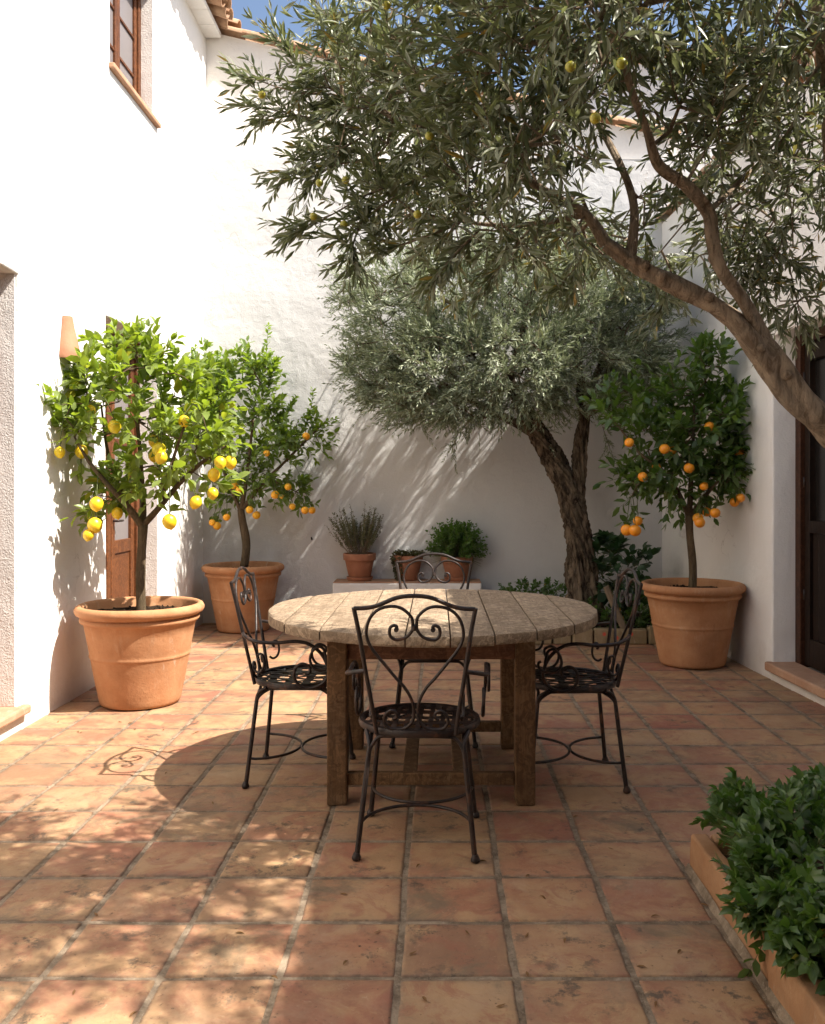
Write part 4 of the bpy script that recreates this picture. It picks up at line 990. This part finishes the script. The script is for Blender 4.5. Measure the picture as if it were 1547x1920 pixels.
for s_ in sprays:
    q = spline([P(*p) for p in s_], 5); sp_pts.append(q)
A, par = grow(skel, np.concatenate([tar, np.array([list(q[0]) for q in sp_pts])]), .05); branch_mesh(mb, A, par, len(skel), .0022, .016, .42, 5)
for q in sp_pts: mb.tube(q, [.0042 - .003 * i / len(q) for i in range(len(q))], 6, False)
mb.obj('trunk', M['bark'], t)
L = Leaves(T_SLIM); tb = MB(); oo = []; od = []
for i in range(len(skel), len(A)):
    if rng.random() < .85:
        for _ in range(2):
            e = nrm(A[i] - A[par[i]]); oo.append(A[i]); od.append(e * .5 + np.array([-.1, 0, .0]) + rng.normal(size=3) * .55)
twigs(L, tb, oo, od, .18, 8, .060, .0130, .2, .70, r=.0015, tipw=.75, flat_=.5)
for q in sp_pts:
    qa = np.array([list(v) for v in q]); oo = []; od = []
    for i in range(1, len(qa)):
        e = nrm(qa[i] - qa[i - 1])
        for _ in range(2 if i % 2 else 1): oo.append(qa[i]); od.append(e * .9 + rng.normal(size=3) * .55)
    oo.append(qa[-1]); od.append(e)
    twigs(L, tb, oo, od, .11, 6, .052, .012, .1, .65, r=.0012, tipw=.8, flat_=.4)
L.obj('crown', M['olive'], t, tb, M['twig'])
print('near olive leaves', L.n)
for (x_, y_, Yo) in ((599, 343, 2.55), (648, 338, 2.55), (588, 406, 2.55), (645, 421, 2.55), (1166, 119, 1.75), (1070, 125, 1.8), (805, 255, 2.3), (783, 402, 2.35), (491, 178, 2.6), (1116, 222, 1.8), (725, 10, 2.3), (820, 18, 2.2)):
    c = P(x_, y_, Yo); fruit('olive', M['oliveripe'], t, c, .0115, 'orange')

# ------------------------------------------------------------------ shrubs
def shrub(name, label, cat, base, blobs, n, mat, ll, lw, tpl, tw_len, nl, stemmat, ang=1.0, spread=.05, hollow=.4, seed=0, opp=True, floor=0.0, wall=None):
    t = thing(name, base, label, cat); b = np.array(base)
    tar = blob_points(blobs, n, hollow); tar[:, 2] = np.maximum(tar[:, 2], floor + .02)
    if wall: tar[:, 1] = np.minimum(tar[:, 1], wall)
    sk_ = [tuple(b + np.array([random.uniform(-spread, spread), random.uniform(-spread, spread), .0])) for _ in range(7)]
    for bl in blobs: sk_.append((bl[0][0], bl[0][1], b[2] + .01))
    A, par = grow(sk_, tar, .0); mb = MB(); branch_mesh(mb, A, par, len(sk_), .0018, .009, .4, 4)
    L = Leaves(tpl); oo = []; od = []; c = np.mean(tar, axis=0)
    for i in range(len(sk_), len(A)):
        if rng.random() < .7: oo.append(A[i]); od.append(nrm(A[i] - c) * .6 + np.array([0, 0, .5]) + rng.normal(size=3) * .4)
    twigs(L, mb, oo, od, tw_len, nl, ll, lw, .05, ang, r=.0016, opp=opp, jl=.42, tipw=.75, flat_=1.0)
    L.obj('foliage', mat, t); mb.obj('stem', stemmat, t); return t
def flower(parent, c, r, mat):
    mb = MB()
    for k in range(5):
        a_ = k * 2 * math.pi / 5; d = Vector((math.cos(a_), 0, math.sin(a_))); s_ = Vector((-math.sin(a_), 0, math.cos(a_)))
        mb.add([c, c + d * r * .6 + s_ * r * .4 + Vector((0, -.003, 0)), c + d * r + Vector((0, -.001, 0)), c + d * r * .6 - s_ * r * .4 + Vector((0, -.003, 0))], [(0, 1, 2, 3)])
    mb.obj('flower', mat, parent)
shrub('broadleaf_shrub', 'tall dark broad leaved shrub right of the old olive trunk', 'shrub', (1.62, 7.75, .1), [PB(1150, 1060, 7.75, 32, 45, .2, 1.2), PB(1200, 1060, 7.75, 30, 22, .2, .7), PB(1165, 1100, 7.7, 45, 30, .25, 1), PB(1150, 1030, 7.7, 20, 18, .1, .3)], 90, M['darkleaf'], .11, .078, T_BROAD, .10, 4, M['stem'], opp=False, floor=.1, wall=8.3)
s1 = shrub('flowering_shrub', 'low leafy plants with red flowers under the old olive beside the shaded pot', 'shrub', (1.5, 7.6, .1), [PB(1110, 1165, 7.55, 55, 32, .22, 1.3), PB(1190, 1150, 7.6, 40, 45, .22, 1.3), PB(1060, 1175, 7.5, 35, 18, .18, .6)], 240, M['bush'], .05, .030, T_BROAD, .09, 6, M['stem'], floor=.1)
for (x_, y_, q) in ((1184, 1189, 7.2), (1133, 1189, 7.2), (1157, 1196, 7.2)): flower(s1, P(x_, y_, q), .018, M['red'])
shrub('low_hedge_plant', 'low bright green leafy plant behind the right rim of the table', 'shrub', (.95, 7.9, .1), [PB(1000, 1120, 7.9, 62, 26, .18, 1.5), PB(960, 1125, 7.9, 30, 18, .15, .6)], 170, M['bush'], .042, .026, T_BROAD, .08, 6, M['stem'], floor=.1)
# broken stake by the trunk
mb = MB(); a_ = P(1136, 1100, 7.35); b_ = P(1148, 1128, 7.35); mb.tube([b_ + (b_ - a_) * 3.2, b_, a_], [.028, .03, .026], 7); tag(mb.obj('wooden_stake', M['drystem'], smooth=False), 'short pale broken stake leaning beside the old olive trunk', 'stake')

# near bed at the right
mb = MB(); mb.box((.93, -.6, -.03), (2.28, 2.93, .075)); tag(mb.obj('bed_soil', M['soil'], smooth=False), kind='structure')
t = thing('bed_edging', (.9, 1.5, 0), 'orange terracotta slab edging of the near right planting bed', 'edging')
mb = MB(); y = -.6
while y < 2.95:
    y1 = min(y + .72, 3.0); kb = MB(); q = 14; h0 = .124 + random.uniform(-.005, .004); x0_ = .858 + random.uniform(-.004, .004); vs = []
    for i in range(q + 1):
        yy = y + .004 + (y1 - y - .008) * i / q; a1 = noise.noise(Vector((yy * 11, 1, 0))) * .005; a2 = noise.noise(Vector((yy * 17, 5, 0))) * .006
        vs += [(x0_ + a1 * .6, yy, -.01), (.925, yy, -.01), (.925 + a2 * .5, yy, h0 + a1), (x0_ + .004 + a2, yy, h0 + a2), (x0_ + a2, yy, .06)]
    fs = [(4, 3, 2, 1, 0), tuple(5 * q + k_ for k_ in range(5))]
    for i in range(q):
        for j in range(5): fs.append((5 * i + j, 5 * i + (j + 1) % 5, 5 * i + 5 + (j + 1) % 5, 5 * i + 5 + j))
    mb.add(vs, fs); y = y1
x = .93
while x < 2.27: x1 = min(x + .45, 2.28); mb.box((x + .004, 2.94, -.01), (x1 - .004, 3.0, .122)); x = x1
mb.obj('slabs', M['kerb'], t, smooth=False, bevel=.010, seg=3)
# mortar fillet at the foot of the edging
mb = MB(); n = 60; vs = []; fs = []
for i in range(n + 1):
    y = -.6 + 3.6 * i / n; w_ = .013 + .007 * noise.noise(Vector((0, y * 9, 2)))
    vs += [(.859, y, .022 + .006 * noise.noise(Vector((3, y * 7, 0)))), (.859 - w_, y, -.003)]
for i in range(n): fs.append((2 * i, 2 * i + 2, 2 * i + 3, 2 * i + 1))
mb.add(vs, fs); mb.obj('mortar', M['grout'], t)
def PBm(px, py, Y, rx, rz, ry, w_): return PB(px, py, Y, rx, rz, ry, w_)
s2 = shrub('leafy_shrub', 'dense glossy green shrub spilling over the terracotta edging at lower right', 'shrub', (1.15, 2.45, .07),
    [PBm(1415, 1570, 2.72, 62, 62, .20, 1.2), PBm(1500, 1600, 2.6, 80, 90, .22, 1.4), PBm(1455, 1660, 2.45, 60, 55, .18, 1.0), PBm(1530, 1740, 2.2, 70, 80, .18, 1.1), PBm(1560, 1530, 2.7, 60, 40, .2, .6), PBm(1400, 1510, 2.8, 35, 26, .1, .3), PBm(1470, 1740, 2.3, 35, 45, .12, .5), PBm(1640, 1700, 2.2, 80, 120, .3, 1), PBm(1650, 1500, 2.6, 70, 60, .3, .6)],
    620, M['bush'], .050, .028, T_BROAD, .08, 6, M['stem'], floor=.07, hollow=.3)
for (x_, y_, q) in ((1545, 1470, 2.75),): pass

# ------------------------------------------------------------------ table
TZ = .758; CX, CY, TR = -.015, 4.0, .768
t = thing('round_table', (CX, CY, 0), 'round weathered plank table on square wooden legs in the middle of the patio', 'table')
mb = MB()
xs = [-.734 + CX] + [.052 + .1665 * k for k in range(-4, 5) if abs(.052 + .1665 * k - CX) < .70] + [.734 + CX]
th = .046
for a_, b_ in zip(xs, xs[1:]):
    a2, b2 = a_ + .003, b_ - .003; n = 14; N2 = 26
    vs = []; top = []
    dz = random.uniform(-.0015, .0015)
    for i in range(n + 1):
        x = a2 + (b2 - a2) * i / n; dx = min(abs(x - CX) / .957, TR - .0008); yh = math.sqrt(TR * TR - dx * dx) * (1 + .003 * noise.noise(Vector((x * 9, 0, 2))))
        for j in range(N2 + 1):
            y = CY - yh + 2 * yh * j / N2
            e = min(i, n - i) / n * (b2 - a2); drop = .0025 if i in (0, n) else 0
            drop += .006 if j in (0, N2) else 0
            vs.append((x, y, TZ + dz - drop + .0012 * noise.noise(Vector((x * 14, y * 4, 1)))))
    k = N2 + 1; fs = [(i * k + j, (i + 1) * k + j, (i + 1) * k + j + 1, i * k + j + 1) for i in range(n) for j in range(N2)]
    nb = len(vs); bot = []
    loop = [(0, j) for j in range(N2 + 1)] + [(i, N2) for i in range(1, n + 1)] + [(n, j) for j in range(N2 - 1, -1, -1)] + [(i, 0) for i in range(n - 1, 0, -1)]
    for lv in (0, 1, 2):
        for (i, j) in loop:
            v = Vector(vs[i * k + j]); c = Vector(((a2 + b2) / 2 * .0 + v.x, CY, 0)); s_ = 1.0
            y = v.y; on = j in (0, N2)
            if on: y = CY + (v.y - CY) * (1.004, 1.004, .996)[lv] + .003 * noise.noise(Vector((v.x * 30, lv * 3, 1)))
            vs.append((v.x, y, (TZ - .012, TZ - th + .008, TZ - th)[lv] + dz))
    m_ = len(loop)
    for q in range(m_):
        q2 = (q + 1) % m_; A_, B_ = loop[q][0] * k + loop[q][1], loop[q2][0] * k + loop[q2][1]
        fs.append((A_, B_, nb + q2, nb + q)); fs.append((nb + q, nb + q2, nb + m_ + q2, nb + m_ + q)); fs.append((nb + m_ + q, nb + m_ + q2, nb + 2 * m_ + q2, nb + 2 * m_ + q))
    fs.append(tuple(nb + 2 * m_ + q for q in range(m_)))
    mb.add(vs, fs)
mb.obj('tabletop', M['top'], t, auto=35)
lx0, lx1, ly0, ly1, lw_ = -.447, .405, 3.587, 4.44, .082
TB = TZ - th - .002
for (x, y) in ((lx0, ly0), (lx1 - lw_, ly0), (lx0, ly1 - lw_), (lx1 - lw_, ly1 - lw_)):
    mb = MB(); vs = []; n = 10
    for i in range(n + 1):
        z = .002 + (TB - .002) * i / n; k_ = .0015 * noise.noise(Vector((x * 9, y, z * 5)))
        vs += [(x + k_, y, z), (x + lw_ + k_, y, z), (x + lw_ + k_, y + lw_, z), (x + k_, y + lw_, z)]
    fs = [(3, 2, 1, 0), (4 * n, 4 * n + 1, 4 * n + 2, 4 * n + 3)]
    for i in range(n):
        for j in range(4): fs.append((4 * i + j, 4 * i + (j + 1) % 4, 4 * i + 4 + (j + 1) % 4, 4 * i + 4 + j))
    mb.add(vs, fs)
    mb.obj('leg', M['leg'], t, smooth=False, bevel=.007)
mb = MB()
mb.box((lx0 + lw_, ly0 + .02, .595), (lx1 - lw_, ly0 + .048, TB)); mb.box((lx0 + lw_, ly1 - .048, .595), (lx1 - lw_, ly1 - .02, TB))
mb.box((lx0 + .02, ly0 + lw_, .595), (lx0 + .048, ly1 - lw_, TB)); mb.box((lx1 - .048, ly0 + lw_, .595), (lx1 - .02, ly1 - lw_, TB))
mb.obj('apron', M['apron'], t, smooth=False, bevel=.004)
mb = MB(); mb.box((lx0 + lw_, ly0 + .022, .078), (lx1 - lw_, ly0 + .060, .128)); mb.obj('stretcher', M['leg'], t, smooth=False, bevel=.005)
mb = MB(); mb.box((lx0 + lw_, ly1 - .060, .082), (lx1 - lw_, ly1 - .022, .132)); mb.obj('stretcher', M['leg'], t, smooth=False, bevel=.005)
for x in (-.14, .07): mb = MB(); mb.box((x, ly0 + .061, .095), (x + .06, ly1 - .061, .118)); mb.obj('slat', M['leg'], t, smooth=False, bevel=.004)

# ------------------------------------------------------------------ wrought iron chair (local: +y is the front)
def yb(z): return -.185 - (z - .44) / .445 * .085
def make_chair(label):
    t = thing('iron_chair', (0, 0, 0), label, 'chair', 'wrought iron armchairs around the table')
    rx, ry, sy = .222, .205, .0
    # seat
    mb = MB(); n = 56; vs = []; fs = []; prof = [(0, -.013), (.011, -.012), (.014, 0), (.010, .011), (0, .013), (-.008, .008), (-.008, -.008)]
    for i in range(n):
        a_ = 2 * math.pi * i / n
        for (pr, pz) in prof: vs.append(((rx + pr - .010) * math.cos(a_), sy + (ry + pr - .010) * math.sin(a_), .44 + pz))
    k = len(prof)
    for i in range(n):
        for j in range(k): fs.append((i * k + j, ((i + 1) % n) * k + j, ((i + 1) % n) * k + (j + 1) % k, i * k + (j + 1) % k))
    mb.add(vs, fs); mb.obj('seat_rim', M['iron'], t, auto=50)
    mb = MB()
    def strap(mb, fix, wd, along, zoff, weave):
        L_ = (rx if along == 'x' else ry) - .012; o_ = (ry if along == 'x' else rx) - .012
        if abs(fix) >= o_: return
        h_ = L_ * math.sqrt(1 - (fix / o_) ** 2); n = 20; vs = []; fs = []
        for i in range(n + 1):
            s_ = -h_ + 2 * h_ * i / n; z = .444 + zoff + .0022 * math.sin(s_ * weave + (fix * 60)) - .006 * (1 - (s_ / h_) ** 2)
            for (d, zz) in ((-wd / 2, 0), (wd / 2, 0), (wd / 2, -.003), (-wd / 2, -.003)):
                vs.append((s_, fix + d, z + zz) if along == 'x' else (fix + d, s_, z + zz))
        for i in range(n):
            for j in range(4): fs.append((4 * i + j, 4 * i + (j + 1) % 4, 4 * i + 4 + (j + 1) % 4, 4 * i + 4 + j))
        mb.add(vs, fs)
    for k in range(-4, 5): strap(mb, k * .043, .018, 'y', .0016, 60)
    for k in (-.12, -.04, .04, .12): strap(mb, k, .034, 'x', -.0016, 60)
    mb.obj('seat', M['iron'], t, auto=40)
    # backrest
    mb = MB()
    def bp(x, z, o=0): return Vector((x, yb(z) + o, z))
    q = spline([bp(-.207, .886), bp(-.165, .888), bp(-.125, .897), bp(-.06, .924), bp(0, .931), bp(.06, .924), bp(.125, .897), bp(.165, .888), bp(.207, .886)], 5)
    mb.tube(q, .0075, 8)
    for sg in (-1, 1):
        mb.tube(spline([bp(sg * .208, .889), bp(sg * .192, .80), bp(sg * .172, .66), bp(sg * .150, .52), bp(sg * .139, .435)], 4), .0078, 8)
        heart = [(.063, .815), (.062, .824), (.072, .827), (.083, .820), (.087, .804), (.083, .788), (.068, .777), (.046, .779), (.024, .790), (.008, .812), (.0065, .830), (.012, .858), (.042, .886), (.078, .894), (.12, .884), (.151, .855), (.166, .812), (.163, .775), (.145, .738), (.109, .692), (.068, .640), (.037, .604), (.014, .560), (.007, .52), (.012, .485), (.033, .460), (.063, .452), (.097, .458), (.112, .482), (.105, .508), (.086, .521), (.069, .513), (.068, .496), (.082, .489)]
        pts = spline([bp(sg * x, z, .004 * (1 if sg > 0 else -1) * 0) for x, z in heart], 5)
        mb.tube(pts, .0058, 7)
        c = bp(sg * .063, .813); mb.tube([c + Vector((0, -.008, 0)), c + Vector((0, .008, 0))], .0085, 8)
    c = bp(0, .820)
    mb.tube([bp(0, .812), bp(0, .829)], .0125, 8)
    mb.obj('backrest', M['iron'], t, auto=60)
    # arms
    for sg in (-1, 1):
        def ap(s_, z, x=.248): return Vector((sg * x, s_, z))
        mb = MB()
        arm = [(sg * .176, yb(.665), .665), (sg * .205, -.205, .660)]
        pts = [Vector((sg * .172, yb(.665), .665)), Vector((sg * .215, -.205, .655)), ap(-.15, .640), ap(-.07, .635), ap(.015, .642), ap(.075, .630), ap(.124, .592), ap(.149, .547, .246), ap(.155, .503, .242), ap(.138, .468, .238), ap(.108, .448, .235), ap(.069, .440, .235), ap(.03, .452, .236), ap(.009, .486, .237), ap(.014, .525, .238), ap(.044, .544, .238), ap(.075, .530, .238), ap(.072, .504, .238), ap(.056, .500, .238)]
        mb.tube(spline(pts, 5), [.0078] * 36 + [.0066] * (len(pts) * 5 - 4 - 36), 8)
        up_ = [(.150, .560), (.145, .588), (.137, .612), (.116, .621), (.090, .600), (.080, .563), (.096, .531), (.124, .522), (.155, .529), (.176, .548), (.176, .565), (.166, .570)]
        mb.tube(spline([ap(a_, z, .258) for a_, z in up_], 5), .0062, 7)
        sm = [(-.158, .542), (-.150, .546), (-.150, .556), (-.160, .556), (-.166, .540), (-.155, .575), (-.141, .547)]
        cur = [(-.156, .546), (-.163, .549), (-.166, .560), (-.158, .572), (-.145, .568), (-.138, .547), (-.138, .520), (-.148, .498), (-.165, .490), (-.180, .500)]
        mb.tube(spline([Vector((sg * (.165 - max(0, (-a_ - .15)) * .3), a_, z)) for a_, z in cur], 5), .0055, 7)
        mb.obj('armrest', M['iron'], t, auto=60)
    # legs: slightly splayed, each with the two welded branches at its top
    def lp(sx, sy_, z):
        f = (.40 - z) / .40; return Vector((sx * (.165 + .042 * f), sy_ * (.165 + .043 * f), z))
    for sx in (-1, 1):
        for s2_ in (-1, 1):
            mb = MB()
            mb.tube([lp(sx, s2_, .012), lp(sx, s2_, .34), lp(sx, s2_, .37)], [.0098, .0092, .0088], 10)
            b_ = lp(sx, s2_, .0)
            mb.lathe([(.0125, .001), (.016, .004), (.0165, .012), (.013, .020), (.0095, .028)], 12, tuple(b_))
            # curls up to the rim, outward
            mb.tube(spline([lp(sx, s2_, .345) , lp(sx, s2_, .385), Vector((sx * .172, s2_ * .152, .410)), Vector((sx * .183, s2_ * .122, .430))], 5), .0078, 8)
            mb.tube(spline([lp(sx, s2_, .345), lp(sx, s2_, .385) + Vector((-sx * .006, 0, 0)), Vector((sx * .135, s2_ * .160, .415)), Vector((sx * .10, s2_ * .163, .422)), Vector((0, s2_ * .166, .423))], 5), .0070, 8)
            mb.tube(spline([lp(sx, s2_, .345), lp(sx, s2_, .385) + Vector((0, -s2_ * .006, 0)), Vector((sx * .164, s2_ * .120, .416)), Vector((sx * .166, s2_ * .09, .421)), Vector((sx * .168, 0, .422))], 5), .0070, 8)
            mb.obj('leg', M['iron'], t, auto=60)
    for s2_ in (-1, 1):
        a0 = lp(-1, s2_, .125); a1 = lp(1, s2_, .125); mb = MB()
        pts = [Vector((a0.x * math.cos(u), a0.y + (s2_ * .004 - a0.y) * math.sin(u), .125 + .003 * s2_)) for u in np.linspace(0, math.pi, 25)]
        pts[0] = a0; pts[-1] = a1
        mb.tube(pts, .0060, 7); mb.obj('stretcher', M['iron'], t, auto=60)
    return t
def copy_tree(o, parent=None):
    c = o.copy(); C.objects.link(c); c.parent = parent
    for ch in [x for x in o.children]: copy_tree(ch, c)
    return c
proto = make_chair('')
for i, (x, y, rz, lab) in enumerate([(-.062, 3.265, -.045, 'black iron armchair seen from behind in front of the table, closest to the camera'),
        (-.612, 4.005, -math.pi / 2 - .02, 'brown iron armchair at the left side of the table, partly in sun'),
        (.597, 3.945, math.pi / 2 + .03, 'black iron armchair at the right side of the table, in shade'),
        (-.012, 4.60, math.pi, 'iron armchair behind the table with its scrolled backrest showing above the tabletop')]):
    o_ = proto if i == 0 else copy_tree(proto)
    o_.location = (x, y, .001); o_.rotation_euler = (0, 0, rz); o_['label'] = lab

# ------------------------------------------------------------------ fallen leaves
spots = [(873, 1745, 1), (1237, 1718, 0), (440, 1750, 0), (1012, 1680, 0), (1140, 1590, 1), (355, 870 + 470, 0), (1270, 1790, 1), (985, 1760, 0), (1330, 1700, 0), (1060, 1760, 1)]
for q in range(26): spots.append((rng.uniform(80, 1250), 1350 + 560 * rng.random() ** .8, 1))
for q in range(10): spots.append((rng.uniform(90, 420), rng.uniform(1345, 1400), 1))
for i, (x_, y_, tw_) in enumerate(spots):
    Yg = F * H / (y_ - VY); c = P(x_, y_, Yg); c.z = .003; L = Leaves(T_SLIM)
    a_ = random.uniform(0, 6.28); L.add([tuple(c)], [(math.cos(a_), math.sin(a_), .05)], [(random.uniform(-.3, .3), random.uniform(-.3, .3), 1)], [.030], [.009])
    o_ = L.obj('fallen_leaf', M['dry'], None); tag(o_, 'small dry brown leaf lying on the terracotta floor tiles', 'leaf', 'dry leaves on the patio floor')
